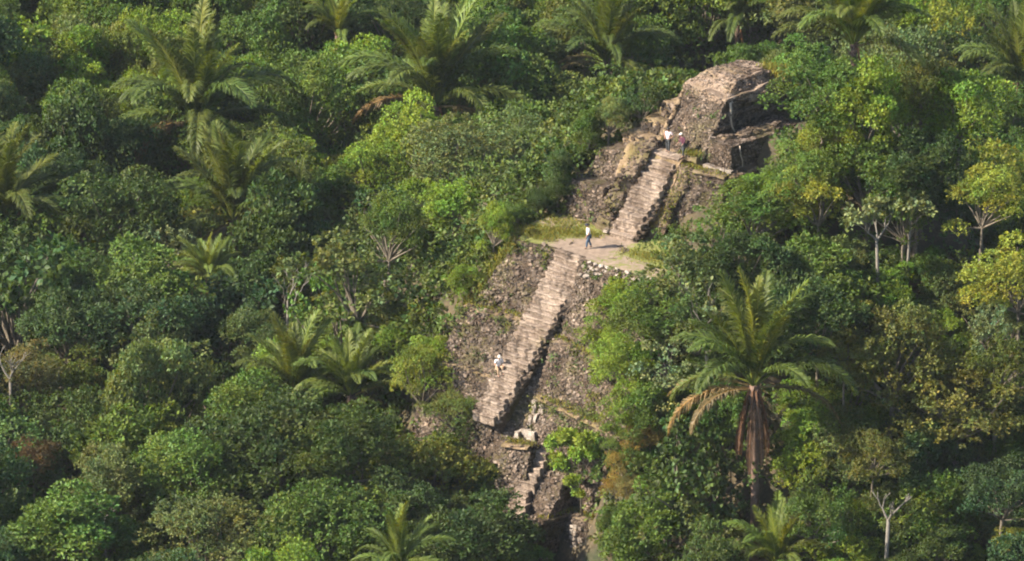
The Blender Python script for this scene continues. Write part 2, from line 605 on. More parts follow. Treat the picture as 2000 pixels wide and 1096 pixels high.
# ------------------------------------------------------------------ staircases: every step is a sub-part
def staircase(label, u0, u1, top, bottom, n, width_fn=None, back=1.3):
    (v0, z0), (v1, z1) = top, bottom
    st = Buf()                              # solid core under the steps, its stepped flanks in view
    V = []
    for s in (0, 1):
        for i in range(n + 1):
            f = i / n
            a, b = width_fn(f) if width_fn else (u0, u1)
            uu = (a + .06) if s == 0 else (b - .06)
            v = v0 + (v1 - v0) * f
            z = z0 + (z1 - z0) * f - .25
            V.append(warp(uvz(uu, v + .1, z), .06))
            V.append(warp(uvz(uu, v + 3.4, z - 3.2), .06))
    m = 2 * (n + 1)
    Fc = []
    for i in range(n):
        Fc.append((2 * i, 2 * i + 2, 2 * i + 3, 2 * i + 1))
        Fc.append((m + 2 * i, m + 2 * i + 1, m + 2 * i + 3, m + 2 * i + 2))
        Fc.append((2 * i, m + 2 * i, m + 2 * i + 2, 2 * i + 2))
    st.add(V, Fc)
    sc = part('staircase', st.mesh('staircase'), M_WALL, label=label)
    dz, dv = (z1 - z0) / n, (v1 - v0) / n
    for i in range(n):
        f = (i + .5) / n
        a, b = width_fn(f) if width_fn else (u0, u1)
        a += rnd.uniform(-.1, .1)
        b += rnd.uniform(-.12, .16)
        buf = Buf()
        x = a
        zt = z0 + dz * i + rnd.uniform(-.04, .04)
        vf = v0 + dv * (i + 1) + rnd.uniform(-.05, .05)
        sag = rnd.uniform(-.05, .09)
        gs = rnd.uniform(.92, 1.12)
        h = -dz + .3
        m_ = max(6, int((b - a) / .17))
        V, Fc = [], []
        chip = [rnd.random() < .12 for _ in range(m_ + 1)]
        tn = []
        ph = rnd.uniform(0, 50)
        for q in range(m_ + 1):
            x = a + (b - a) * q / m_
            mid = q / m_ - .5
            zz = zt - sag * (1 - 4 * mid * mid) + .07 * noise.noise(Vector((x * 1.3, i * 3.1, z0))) + rnd.uniform(-.015, .015)
            ff = vf + .12 * noise.noise(Vector((x * 1.1, i * 2.3, 7 + z0))) + rnd.uniform(-.02, .02)
            if chip[q]:
                zz -= rnd.uniform(.03, .09)
                ff += rnd.uniform(.03, .1)
            for (pv, pz) in ((ff + .06, zz - h), (ff + .05, zz - .2), (ff - .01, zz - .07), (ff + .06, zz), (ff + .9, zz + .03)):
                V.append(uvz(x, pv + rnd.uniform(-.015, .015), pz))
                gg = gs * (1 + .28 * noise.noise(Vector((x * 2.2, ph, 0))) + rnd.uniform(-.08, .08)) * (.6 if chip[q] else 1)
                tn.append((gg * 1.02, gg, gg * .97, 1))
        for q in range(m_):
            for k in range(4):
                Fc.append((q * 5 + k, (q + 1) * 5 + k, (q + 1) * 5 + k + 1, q * 5 + k + 1))
        Fc += [(4, 3, 2, 1, 0), tuple(m_ * 5 + k for k in range(5))]
        buf.add(V, Fc)
        buf.t = tn
        link('step', buf.mesh('step'), sc, M_STEP)
    return sc


def lower_w(f):
    return -1.6 - .85 * f, 1.0 - 1.65 * f ** 1.6


staircase('long pinkish stone staircase climbing to the middle terrace', 0, 0, (-1.2, .02), (-8.9, -10.0), 28, lower_w)
staircase('short upper staircase climbing to the summit', -.6, 1.55, (7.55, 4.95), (2.7, 0.0), 13)
staircase('broken little staircase at the foot of the pyramid', 1.9, 3.1, (-7.7, -11.6), (-10.3, -15.6), 9)


def edge_rubble(u_fn, top, bottom, n, off):
    (v0, z0), (v1, z1) = top, bottom
    for _ in range(n):
        f = rnd.random()
        for s_ in (0, 1):
            p = warp(uvz(u_fn(f)[s_] + (rnd.uniform(-.25, .12) if s_ == 0 else rnd.uniform(-.12, .2)), v0 + (v1 - v0) * f + rnd.uniform(.0, .3), z0 + (z1 - z0) * f - rnd.uniform(-.02, off)), .05)
            q = rnd.uniform(.06, .15)
            g = rnd.uniform(.6, 1.2)
            RUBBLE.add([p + v_ for v_ in stone_verts(rnd, q * 1.4, q, q * .8)], ICO_F, (g * 1.03, g, g * .95))


edge_rubble(lower_w, (-1.2, .0), (-8.9, -10.0), 200, .5)
edge_rubble(lambda f: (-.6, 1.55), (7.55, 4.9), (2.7, -.05), 150, .45)


def ribbon_wall(name, pts, w, h, mat, label=None, parent=PYR, wob=.05, step=.3, rubble=5):
    """a rough coping or ramp along a path: rounded cross-section"""
    P = []
    for i in range(len(pts) - 1):
        a, b = uvz(*pts[i]), uvz(*pts[i + 1])
        k = max(1, int((b - a).length / step))
        P += [a.lerp(b, q / k) for q in range(k)]
    P.append(uvz(*pts[-1]))
    V, Fc = [], []
    prof = [(-.5, -.6), (-.48, .3), (-.25, .9), (.2, 1.0), (.46, .4), (.5, -.6)]
    for i, p in enumerate(P):
        d = P[min(i + 1, len(P) - 1)] - P[max(i - 1, 0)]
        s = Vector((d.y, -d.x, 0)).normalized()
        for (x, y) in prof:
            V.append(warp(p + s * (x * w) + Vector((0, 0, y * h)), wob * 2.5))
    k = len(prof)
    for i in range(len(P) - 1):
        for j in range(k - 1):
            Fc.append((i * k + j, i * k + j + 1, (i + 1) * k + j + 1, (i + 1) * k + j))
    Fc += [tuple(range(k)), tuple((len(P) - 1) * k + j for j in range(k))[::-1]]
    b = Buf()
    b.add(V, Fc)
    if rubble:
        for i in range(len(P) - 1):
            for _ in range(int(w * rubble)):
                x = rnd.uniform(-.5, .5)
                p = warp(P[i].lerp(P[i + 1], rnd.random()) + Vector(((P[i + 1] - P[i]).y, -(P[i + 1] - P[i]).x, 0)).normalized() * x * w + Vector((0, 0, h * (1 - 2.2 * x * x))), wob * 2.5)
                q = rnd.uniform(.05, .14)
                g = rnd.choice([.4, .55, .7, .9, 1.1]) * rnd.uniform(.9, 1.1)
                RUBBLE.add([p + v_ for v_ in stone_verts(rnd, q * 1.3, q, q * .8)], ICO_F, (g * 1.03, g, g * .95))
    return part(name, b.mesh(name), mat, parent, label)


M_MOSS = rock_material('mossy_rubble', (.14, .105, .075), (.3, .23, .17), (.13, .12, .034), .42)
ribbon_wall('stair_ramp', [(-1.55, 3.2, .1), (-1.55, 4.2, 1.6), (-1.5, 7.2, 4.8), (-1.4, 8.2, 5.2)], 1.35, .5, M_MOSS, 'mossy ramp beside the upper staircase', wob=.17, rubble=7)
ribbon_wall('stair_ramp', [(2.3, 4.6, .6), (2.3, 7.2, 4.2)], 1.0, .3, M_MOSS, wob=.16, rubble=8)
ribbon_wall('coping', [(-1.15, 8.4, 5.0), (-1.15, 11.2, 8.45)], .26, .14, M_TAN, 'pale coping along the left edge of the summit')
ribbon_wall('coping', [(3.1, 8.0, 4.9), (3.1, 10.6, 8.45)], .22, .16, M_STONE)
ribbon_wall('coping', [(3.1, 10.6, 8.4), (3.2, 16.5, 8.3)], .3, .1, M_TAN, rubble=16, wob=.16)
ribbon_wall('coping', [(3.8, 9.2, 6.3), (4.4, 11.2, 6.45), (4.9, 14, 6.4)], .8, .16, M_TAN, rubble=14, wob=.1)
ribbon_wall('ledge', [(1.2, -4.45, -4.85), (10, -6.3, -4.95)], .8, .12, M_MOSS)
ribbon_wall('ledge', [(1.2, -6.3, -8.45), (10, -7.9, -8.55)], .7, .12, M_TAN)
ribbon_wall('ledge', [(-6.7, -5.0, -4.4), (-1.9, -3.95, -4.4)], 1.1, .1, M_TAN)
ribbon_wall('ledge', [(-7.3, -7.3, -7.8), (-2.2, -6.75, -7.8)], .6, .1, M_TAN)
ribbon_wall('ledge', [(.4, -8.8, -11.2), (2.2, -8.3, -11.2)], 1.2, .1, M_TAN)
ribbon_wall('ledge', [(4.3, -9.8, -15.5), (4.85, -7.35, -15.5), (8, -7.35, -15.5)], .9, .12, M_MOSS)
ribbon_wall('ledge', [(2.0, 7.5, 4.45), (5.6, 7.7, 4.45)], .9, .14, M_MOSS)
ribbon_wall('ledge', [(5.75, 7.7, 4.4), (5.75, 14, 4.4)], .6, .12, M_TAN)
# the turf and stones between summit and stairhead
ribbon_wall('rubble_ledge', [(1.9, 8.1, 5.0), (3.0, 8.0, 5.0)], .7, .35, M_MOSS)


def root(pts, r0, r1):
    P = [uvz(*p) for p in pts]
    v, f = tube(P, [r0 + (r1 - r0) * i / (len(P) - 1) for i in range(len(P))], 6)
    part('pale_root', pymesh('pale_root', v, f, smooth=True), M_ROOT, label='pale streak of a root hanging down the shaded wall')


root([(3.3, 10.75, 8.45), (3.36, 10.72, 7.9), (3.3, 10.8, 7.3), (3.4, 10.8, 6.8), (3.55, 10.98, 6.3)], .085, .06)
root([(5.75, 8.6, 4.3), (5.83, 8.64, 3.7), (5.84, 8.75, 3.1), (5.98, 8.8, 2.4)], .075, .06)
root([(5.45, 9.2, 6.25), (5.5, 9.2, 5.7), (5.6, 9.32, 5.2), (5.63, 9.3, 4.8)], .05, .035)

# pale dressed stones, each an object
PALE = part('pale_coursing', pymesh('pale_coursing', [uvz(1.4, -1.85, -.2), uvz(6.6, -1.5, -.2), uvz(6.6, -1.2, -.1), uvz(1.4, -1.2, -.1)], [(0, 1, 2, 3)]), M_WALL, label='two courses of bleached stones along the terrace edge')
for row in range(4):
    for i in range(19):
        f = (i + rnd.uniform(.1, .9)) / 19
        if row >= 2 and f > .5 - .1 * row or rnd.random() < .12:
            continue
        u = 1.35 + 5.6 * f
        p = uvz(u, -1.95 + .75 * (u - 1) / 9.5 - row * .2 + rnd.uniform(-.09, .09), .02 - row * .25 + rnd.uniform(-.06, .05))
        put_stone(PALE, p, uvz(0, -.6, .8), (rnd.uniform(.24, .5), rnd.uniform(.2, .36), rnd.uniform(.2, .4)), rnd.choice(WHITE_MESH))


def slab(name, c, s, mat, label=None):
    buf = Buf()
    c = Vector(c)
    x, y, z = s
    Bv = [uvz(c.x + a * x, c.y + b * y, c.z + q * z) for q in (-1, 1) for a, b in ((-1, -1), (1, -1), (1, 1), (-1, 1))]
    for q in ((0, 1, 5, 4), (1, 2, 6, 5), (2, 3, 7, 6), (3, 0, 4, 7), (4, 5, 6, 7)):
        grid_face(buf, *[Bv[k] for k in q], step=.16, amp=.13)
    return part(name, buf.mesh(name), mat, label=label)


for u in np.arange(3.25, 5.5, .48):
    slab('plinth_stone', (u + .22, 8.22, 4.52), (.215, .2, .23), M_WHITE)
for v in np.arange(8.6, 13, .8):
    slab('plinth_stone', (5.6, v + .38, 4.52), (.16, .37, .2), M_STONE)
slab('fallen_slab', (1.15, -7.35, -10.85), (.75, .22, .32), M_WHITE, 'bleached slab lying on the landing')
slab('fallen_slab', (.45, -7.6, -10.9), (.2, .3, .28), M_WHITE)
slab('bleached_stone', (1.15, -6.75, -9.2), (.16, .2, .55), M_WHITE, 'bleached upright stone beside the long staircase')
slab('bleached_stone', (1.0, -6.9, -10.0), (.15, .2, .4), M_WHITE)
slab('bleached_stone', (1.9, -6.85, -8.9), (.2, .2, .25), M_WHITE)
slab('bleached_stone', (1.6, -7.05, -9.6), (.13, .15, .3), M_WHITE)
for z_ in np.arange(-19.4, -15.9, .36):
    for u_ in (5.7, 6.05, 6.4):
        if rnd.random() < .85:
            slab('bleached_stone', (u_ + rnd.uniform(-.1, .1), -7.85 - (-15.5 - z_) * .13 + rnd.uniform(-.05, .05), z_ + rnd.uniform(-.05, .05)), (rnd.uniform(.1, .18), .12, rnd.uniform(.09, .16)), M_WHITE)
for _ in range(5):
    slab('bleached_stone', (rnd.uniform(-1.2, -.6), 2.9 + rnd.uniform(-.3, .4), rnd.uniform(.1, .4)), (.13, .13, .12), rnd.choice([M_WHITE, M_STONE]))

RUB = part('rubble_stones', RUBBLE.mesh('rubble_stones'), M_STONE, kind='stuff')

# the terrace floor
def build_terrace():
    def front(u):
        return float(np.interp(u, [-8, -6.6, -5.3, -4.7, -1.75, 1.0, 1.1, 11], [3.5, 1.6, -.7, -1.9, -1.3, -1.3, -1.75, -1.05]))
    us = np.arange(-7.5, 11.1, .3)
    V, Fc, pa = [], [], []
    K = 26
    for u in us:
        f0 = front(u)
        for j in range(K + 1):
            v = f0 + (7.5 - f0) * j / K
            z = .04 + .07 * noise.noise(Vector((u, v, 0)) * .8) + (.0 if u > -6.2 else (-6.2 - u) * -.6)
            V.append(uvz(u, v, z))
            dpath = 0
            c0 = np.interp(v, [-2, 0, 3], [-.4, -.4, .4])
            wd = np.interp(v, [-2, -.6, .6, 1.6, 3], [2.4, 3.4, 2.4, 2.2, 1.5])
            dpath = 1 - abs(u - c0) / wd * .6
            if 1.5 < u < 7 and v < .6:
                dpath = max(dpath, .55)
            if u < -3.4 and v > 1.2:
                dpath = .5
            pa.append(max(0, min(1, dpath)))
    n = K + 1
    for i in range(len(us) - 1):
        for j in range(K):
            Fc.append((i * n + j, (i + 1) * n + j, (i + 1) * n + j + 1, i * n + j + 1))
    me = pymesh('terrace', V, Fc, smooth=True)
    a = me.attributes.new('path', 'FLOAT', 'POINT')
    a.data.foreach_set('value', np.array(pa, np.float32))
    o = link('terrace', me, None, terrace_material())
    tag(o, 'trodden earth and turf of the middle terrace', 'terrace', kind='structure')


build_terrace()

# ------------------------------------------------------------------ vegetation prototypes
def tints(n, r, var=.22, hue=.09):
    b = r.normal(1, var, n).clip(.45, 1.7)
    h = r.normal(0, hue, n)
    return np.stack([b * (1 + h), b, b * (1 - h * .8)], 1).clip(.2, 2.2)


def rosettes(r, C, Nn, per, L, wid, out=.55, ctint=None, droop=.0):
    """per leaves around every cluster centre C, opening along Nn"""
    n = len(C)
    Cc = np.repeat(C, per, 0)
    Nr = np.repeat(Nn, per, 0)
    rd = unit(r.normal(size=(n * per, 3)))
    d = unit(Nr * out + rd * .9)
    d[:, 2] -= droop
    d = unit(d)
    nn = unit(Nr + .7 * unit(r.normal(size=(n * per, 3))) + np.array([0, 0, .35]))
    s = unit(np.cross(d, nn))
    nn = unit(np.cross(s, d))
    ln = (L * r.uniform(.7, 1.3, (n * per, 1)))
    base = Cc + rd * L * .25
    q = np.stack([base, base + d * ln * .5 + s * ln * wid + nn * ln * .12, base + d * ln, base + d * ln * .5 - s * ln * wid + nn * ln * .12], 1)
    t = np.repeat(ctint, per, 0) * tints(n * per, r, .16, .05)
    return q, t


def make_crown(name, seed, lobes=34, per_lobe=24, per=7, L=.3, wid=.28, flat=.8, lobe_r=(.24, .4), spread=.72, out=.5, hollow=0.0, droop=0., rad=3.2, hue=.1, var=.2):
    """crown of leaf rosettes on the skins of many lobes; returns mesh + lobe centres"""
    r = np.random.default_rng(seed)
    d = unit(r.normal(size=(lobes, 3)))
    d[:, 2] = np.where(d[:, 2] < -.75, -d[:, 2] * .7, d[:, 2])
    lc = d * r.uniform(spread - .22, spread + .16, (lobes, 1)) * np.array([rad, rad, rad * flat])
    lc += r.normal(0, .17 * rad, (lobes, 3)) * np.array([1, 1, .7])
    lr = r.uniform(*lobe_r, lobes) * rad
    Q, T = [], []
    for i in range(lobes):
        k = int(per_lobe * (lr[i] / (.32 * rad)) ** 2)
        dd = unit(r.normal(size=(k, 3)))
        dd[:, 2] = np.where(dd[:, 2] < -.35, -dd[:, 2], dd[:, 2])
        sh = r.uniform(.72, 1.12, (k, 1))
        c = lc[i] + dd * lr[i] * sh * np.array([1, 1, .8])
        if hollow:
            keep = r.random(k) > hollow
            c, dd = c[keep], dd[keep]
        nn = unit(dd + np.array([0, 0, .55]))
        lt = tints(1, r, var * .6, hue)[0]
        ct = lt * tints(len(c), r, var * .7, hue * .8)
        q, t = rosettes(r, c, nn, per, L, wid, out, ct, droop)
        Q.append(q)
        T.append(t)
    return quadmesh(name, np.concatenate(Q), np.concatenate(T)), lc, lr


def limb_mesh(name, lc, seed, rad, r0=.14, bend=.25):
    r = random.Random(seed)
    b = Buf()
    for c in lc:
        a = Vector((0, 0, -rad * .75))
        c = Vector(c)
        m = a.lerp(c, .5) + Vector((r.uniform(-1, 1), r.uniform(-1, 1), r.uniform(-.2, .5))) * rad * bend * .5
        v, f = tube([a, a.lerp(m, .6), m, c], [r0, r0 * .75, r0 * .5, r0 * .16], 5, False)
        b.add(v, f)
    return b.mesh(name, True)


def trunk_mesh(name, seed, r0):
    r = random.Random(seed)
    pts = [(0, 0, -.06)]
    x = y = 0
    for i in range(1, 7):
        if i < 6:
            x += r.uniform(-.16, .16)
            y += r.uniform(-.16, .16)
        else:
            x = y = 0
        pts.append((x, y, i / 6))
    v, f = tube(pts, [r0 * (1.5 if i == 0 else 1.05 - .08 * i) for i in range(7)], 7)
    return pymesh(name, v, f, [(1, 1, 1, 1)] * len(v), True)


KINDS = {}
specs = {
    'dome':    [dict(lobes=50, per_lobe=60, per=6, L=.19, flat=.78), dict(lobes=44, per_lobe=56, per=6, L=.22, flat=.9), dict(lobes=56, per_lobe=60, per=6, L=.17, flat=.7)],
    'clump':   [dict(lobes=26, per_lobe=74, per=6, L=.22, flat=.95, lobe_r=(.22, .46), spread=.78), dict(lobes=32, per_lobe=66, per=6, L=.2, flat=.75, lobe_r=(.2, .44), spread=.85),
                dict(lobes=22, per_lobe=80, per=6, L=.25, flat=1.15, lobe_r=(.26, .46), spread=.8)],
    'fine':    [dict(lobes=60, per_lobe=60, per=7, L=.14, flat=.7, lobe_r=(.16, .32), hue=.12), dict(lobes=54, per_lobe=66, per=7, L=.15, flat=.85, lobe_r=(.18, .34), hue=.12)],
    'open':    [dict(lobes=28, per_lobe=26, per=7, L=.3, wid=.34, flat=.8, lobe_r=(.18, .34), spread=.85, hollow=.15), dict(lobes=32, per_lobe=25, per=7, L=.27, wid=.36, flat=.95, lobe_r=(.18, .32), spread=.85, hollow=.15)],
    'layer':   [dict(lobes=34, per_lobe=32, per=9, L=.27, wid=.16, flat=.55, lobe_r=(.2, .36), spread=.8, out=.15, droop=.12), dict(lobes=30, per_lobe=34, per=9, L=.28, wid=.16, flat=.75, lobe_r=(.2, .38), spread=.8, out=.15, droop=.12)],
    'tufted':  [dict(lobes=84, per_lobe=64, per=7, L=.17, flat=.85, lobe_r=(.14, .25), spread=.8, hue=.1, var=.2)],
}
seed = 100
for k, lst in specs.items():
    KINDS[k] = []
    for sp in lst:
        seed += 1
        me, lc, lr = make_crown('crown_' + k, seed, **sp)
        me.materials.append(M_LEAF)
        lm = limb_mesh('limbs_' + k, lc[:18], seed, 3.2, .13)
        lm.materials.append(M_BARK)
        tm = trunk_mesh('trunk_' + k, seed, .2)
        tm.materials.append(M_BARK)
        lp, tp = lm.copy(), tm.copy()
        lp.materials[0] = M_PALE
        tp.materials[0] = M_PALE
        KINDS[k].append((me, lm, tm, lp, tp))

COLORS = {
    'dark green': (.054, .086, .02), 'deep blue-green': (.05, .088, .028), 'mid green': (.086, .138, .023), 'grey-green': (.116, .15, .046),
    'bright green': (.145, .212, .024), 'yellow-green': (.19, .218, .03), 'olive': (.11, .136, .028), 'golden': (.2, .16, .04),
    'rusty orange': (.18, .115, .05), 'brownish olive': (.135, .128, .042), 'pale green': (.16, .195, .08), 'mustard-topped': (.122, .132, .03)}

NAME = {'dome': 'broadleaf_tree', 'clump': 'lumpy_tree', 'fine': 'fine_leaved_tree', 'open': 'open_tree', 'layer': 'feathery_tree', 'tufted': 'blossoming_tree'}
TREES = []          # (object, colour name, kind, px, py, r_px)
KIND_WORD = {'dome': 'dense broadleaf tree', 'clump': 'lumpy-crowned tree', 'fine': 'fine-leaved tree', 'open': 'open big-leaved tree', 'layer': 'feathery layered tree', 'tufted': 'blossom-tufted tree'}


def add_tree(p, ground_z, rad, kind, cname, squash=1.0, variant=None, pale=False, shrub=False, jit=.1):
    """p: crown centre; the tree stands straight below it"""
    me, lm, tm, lp, tp = KINDS[kind][rnd.randrange(len(KINDS[kind])) if variant is None else variant]
    root = bpy.data.objects.new('shrub' if shrub else NAME[kind], None)
    COL.objects.link(root)
    root.location = (p[0], p[1], ground_z)
    root.rotation_euler = (0, 0, rnd.uniform(0, 6.28))
    s = rad / 3.2
    hc = p[2] - ground_z
    sz = s * squash * rnd.uniform(.9, 1.12)
    c = COLORS[cname]
    j = rnd.uniform(1 - jit * 1.6, 1 + jit * 1.6)
    w = rnd.uniform(-jit, jit) * .7
    col = (c[0] * j * (1 + w), c[1] * j, c[2] * j * (1 - w), 1)
    for nm, data, loc, sca in (('crown', me, (0, 0, hc), (s * rnd.uniform(.8, 1.3), s * rnd.uniform(.8, 1.3), sz)),
                               ('limbs', lp if pale else lm, (0, 0, hc), (s, s, sz)),
                               ('trunk', tp if pale else tm, (0, 0, 0), (s, s, max(.3, hc - 3.2 * .72 * sz)))):
        o = bpy.data.objects.new(nm, data)
        COL.objects.link(o)
        o.parent = root
        o.location = loc
        o.scale = sca
        o.color = col
    root['category'] = 'shrub' if shrub else 'tree'
    px, py, k = project(p)
    TREES.append([root, cname, kind, px, py, rad * FPX / k, k, shrub])
    return root


CLEAR = [(1345, 160), (1400, 136), (1500, 136), (1550, 180), (1560, 250), (1490, 325), (1488, 375), (1420, 400), (1290, 405), (1255, 440), (1245, 500), (1270, 545), (1205, 560), (1175, 620), (1168, 700), (1160, 800), (1140, 840), (1160, 900),
         (1150, 985), (1172, 1000), (1182, 1096), (1105, 1096), (1075, 1025), (1005, 1010), (1000, 960), (975, 870), (935, 820), (915, 740), (868, 705), (868, 660), (890, 600), (925, 575), (1010, 460), (1030, 400), (1110, 400), (1115, 340), (1160, 320), (1170, 280), (1250, 245), (1310, 205)]


def inside(x, y, poly):
    c = False
    j = len(poly) - 1
    for i in range(len(poly)):
        (xi, yi), (xj, yj) = poly[i], poly[j]
        if (yi > y) != (yj > y) and x < (xj - xi) * (y - yi) / (yj - yi) + xi:
            c = not c
        j = i
    return c


def blocks_view(p, rad):
    """would this crown stand in front of the cleared masonry?"""
    px, py, k = project(p)
    rp = rad * FPX / k
    for f in (.35, .7, .95):
        for a in range(10):
            x, y = px + rp * f * math.cos(a * .628), py + rp * f * .9 * math.sin(a * .628)
            if inside(x, y, CLEAR):
                q, t = ray_ground(x, y, -1)
                if k < (q - CAM) @ vd + 1.5:
                    return True
    return False


def rocky(u, v, m=0.0):
    """footprint of the bared masonry"""
    lo = float(np.interp(v, [-14, -8.6, -8, -2.2, -2.1, 3.5, 3.6, 8, 8.5, 12, 18], [-2.2, -2.8, -7.6, -5.6, -6.4, -6.2, -6.0, -5.8, -4.6, -3.2, -2.4]))
    hi = float(np.interp(v, [-14, -6, -3, 0, 8, 18], [7.2, 6.6, 6.4, 6.2, 6.6, 7]))
    return lo - m < u < hi + m and -13 - m < v < 18 + m


SURF = []
for _y in range(150, 1000, 42):
    for _x in range(870, 1560, 42):
        if inside(_x, _y, CLEAR):
            SURF.append(ray_ground(_x, _y, .8)[0])
SURF = np.array(SURF)
SUNV = np.array(sun_dir)


def shades(p, rad):
    """how many points of the masonry this crown would keep the sun from"""
    w = np.asarray(p) - SURF
    a = w @ SUNV
    perp = np.linalg.norm(w - a[:, None] * SUNV, axis=1)
    return int(((a > 0) & (perp < rad * .8)).sum())


def tree_at(px, py, rpx, kind, cname, hc, **kw):
    p, t = ray_ground(px, py, hc)
    k = (p - CAM) @ vd
    if hc >= 5:                             # tall trees stand behind the masonry, never before it
        while t < 500 and (blocks_view(p, .75 * rpx * k / FPX) or shades(p, rpx * k / FPX) > 2 or rocky(*to_uv(p[0], p[1]), .8)):
            p, t = ray_ground(px, py, hc, t + 2)
            k = (p - CAM) @ vd
    return add_tree(p, terrain(p[0], p[1]), rpx * k / FPX, kind, cname, **kw)


# ------------------------------------------------------------------ palms
def frond_mesh(name, seed, length, e0, e1, leaf=1.15, n=120, hang=.55, dead=False, twist=.0, thin=0.0):
    r = random.Random(seed)
    S = 16
    pts, dirs = [], []
    p = Vector((0, 0, 0))
    for i in range(S + 1):
        f = i / S
        e = e0 + (e1 - e0) * f ** 1.6
        dr = Vector((math.cos(e), math.sin(f * 2.2) * twist, math.sin(e))).normalized()
        pts.append(p.copy())
        dirs.append(dr)
        p = p + dr * (length / S)
    v, f = tube(pts, [.075 * (1 - .85 * i / S) + .008 for i in range(S + 1)], 5)
    b = Buf()
    b.add(v, f, (1.7, 1.5, 1.3))
    for k in range(n):
        t = .14 + .86 * (k + r.random() * .6) / n
        x = min(t * S, S - .001)
        i = int(x)
        P = pts[i].lerp(pts[i + 1], x - i)
        dr = dirs[i]
        side0 = Vector((0, 1, 0)) - dr * dr.y
        side0.normalize()
        up = side0.cross(dr) * -1
        up = dr.cross(side0)
        ll = leaf * (math.sin(math.pi * min(1, .12 + t * .86)) ** .6) * r.uniform(.8, 1.15)
        for sgn in (-1, 1):
            if r.random() < thin:
                continue
            d = (dr * r.uniform(.7, 1.2) + side0 * sgn * r.uniform(.45, .9) + up * r.uniform(-.25, .5)).normalized()
            m = P + d * ll * .5
            d2 = (d + Vector((0, 0, -1)) * hang * r.uniform(.7, 1.4)).normalized()
            e = m + d2 * ll * .5
            wv = dr.cross(d).cross(d).normalized() * r.uniform(.03, .045)
            g = r.uniform(.75, 1.25)
            y = r.uniform(-.08, .1)
            tn = (g * (1 + y), g, g * (1 - y))
            b.add([P - wv * .6, P + wv * .6, m + wv, m - wv, e], [(0, 1, 2, 3), (3, 2, 4)], tn)
    return b.mesh(name)


FR = {'erect': [frond_mesh('frond', 1 + i, 1.0 * 6.6, R(e), R(e - d), hang=.4, twist=w) for i, (e, d, w) in enumerate(((80, 40, .1), (73, 50, -.15), (85, 28, .05)))],
      'arch': [frond_mesh('frond', 11 + i, 6.6, R(e), R(e - d), hang=.65, twist=w) for i, (e, d, w) in enumerate(((62, 100, .2), (52, 112, -.2), (66, 88, .0)))],
      'low': [frond_mesh('frond', 21 + i, 6.2, R(30), R(30 - d), hang=.8, twist=w) for i, (d, w) in enumerate(((85, .15), (100, -.1)))],
      'dead': [frond_mesh('frond', 31 + i, 5.6, R(14), R(-80 + d), hang=1.5, thin=.12, leaf=.85, twist=w) for i, (d, w) in enumerate(((0, .2), (15, -.2)))],
      'skirt': [frond_mesh('frond', 41 + i, 4.8, R(-72 - 8 * i), R(-92), hang=2.2, thin=.1, leaf=.5, n=70) for i in range(2)]}
for q in FR.values():
    for m_ in q:
        m_.materials.append(M_GLOSS)
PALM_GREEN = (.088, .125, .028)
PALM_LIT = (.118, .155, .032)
PALM_DRY = (.165, .13, .06)
PALM_BROWN = (.13, .078, .055)


def palm(label, px, py, hc, size, n_er=9, n_ar=9, n_lo=3, n_dead=2, n_skirt=3, lean=0.0, tone=1.0, seed=1, base=None, rad=.2, az_dead=None, category='palm'):
    """px, py: where the fronds leave the trunk"""
    r = random.Random(seed)
    p, t = ray_ground(px, py, hc)
    while t < 500 and (-9 < to_uv(p[0], p[1])[0] < 9 and -16 < to_uv(p[0], p[1])[1] < 19):
        p, t = ray_ground(px, py, hc, t + 2)
    gz = terrain(p[0], p[1])
    h = p[2] - gz
    root = link('palm', None)
    root.location = (p[0] + lean * h, p[1], gz)
    tag(root, label, category, 'cohune-like palms among the trees')
    v, f = tube([(0, 0, -.2), (-lean * h * .4, 0, h * .45), (-lean * h * .8, .05, h * .8), (-lean * h, 0, h)], [rad * 1.35, rad, rad * .95, rad * 1.25], 9)
    link('trunk', pymesh('trunk', v, f, smooth=True), root, M_PALM)
    s = size / 4.9
    n_er, n_ar = n_er + 4, n_ar + 4
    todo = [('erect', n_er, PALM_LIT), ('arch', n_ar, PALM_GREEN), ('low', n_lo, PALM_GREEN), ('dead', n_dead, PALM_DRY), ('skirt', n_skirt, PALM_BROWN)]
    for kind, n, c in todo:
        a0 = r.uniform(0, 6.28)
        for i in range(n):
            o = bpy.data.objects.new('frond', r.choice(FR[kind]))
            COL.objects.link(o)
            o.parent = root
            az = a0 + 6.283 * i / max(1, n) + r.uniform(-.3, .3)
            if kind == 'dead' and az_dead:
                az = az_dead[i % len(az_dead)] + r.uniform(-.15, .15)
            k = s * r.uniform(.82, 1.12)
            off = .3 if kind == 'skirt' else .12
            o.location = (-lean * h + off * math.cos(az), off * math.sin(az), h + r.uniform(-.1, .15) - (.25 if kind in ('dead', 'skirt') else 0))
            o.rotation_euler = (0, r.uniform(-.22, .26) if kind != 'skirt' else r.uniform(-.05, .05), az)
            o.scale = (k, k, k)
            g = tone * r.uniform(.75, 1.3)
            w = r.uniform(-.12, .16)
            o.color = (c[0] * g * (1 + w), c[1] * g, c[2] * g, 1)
    # leaf-base boot below the crown
    b = Buf()
    for i in range(14):
        a = r.uniform(0, 6.28)
        z = h - r.uniform(0, 1.3)
        q = Vector((-lean * h + math.cos(a) * rad * .9, math.sin(a) * rad * .9, z))
        v, f = tube([q, q + Vector((math.cos(a) * .22, math.sin(a) * .22, .4))], [.09, .04], 4)
        b.add(v, f)
    link('leaf_bases', b.mesh('leaf_bases'), root, M_PALM)
    PALMS.append((px, py, size * FPX / 350, t))
    return root


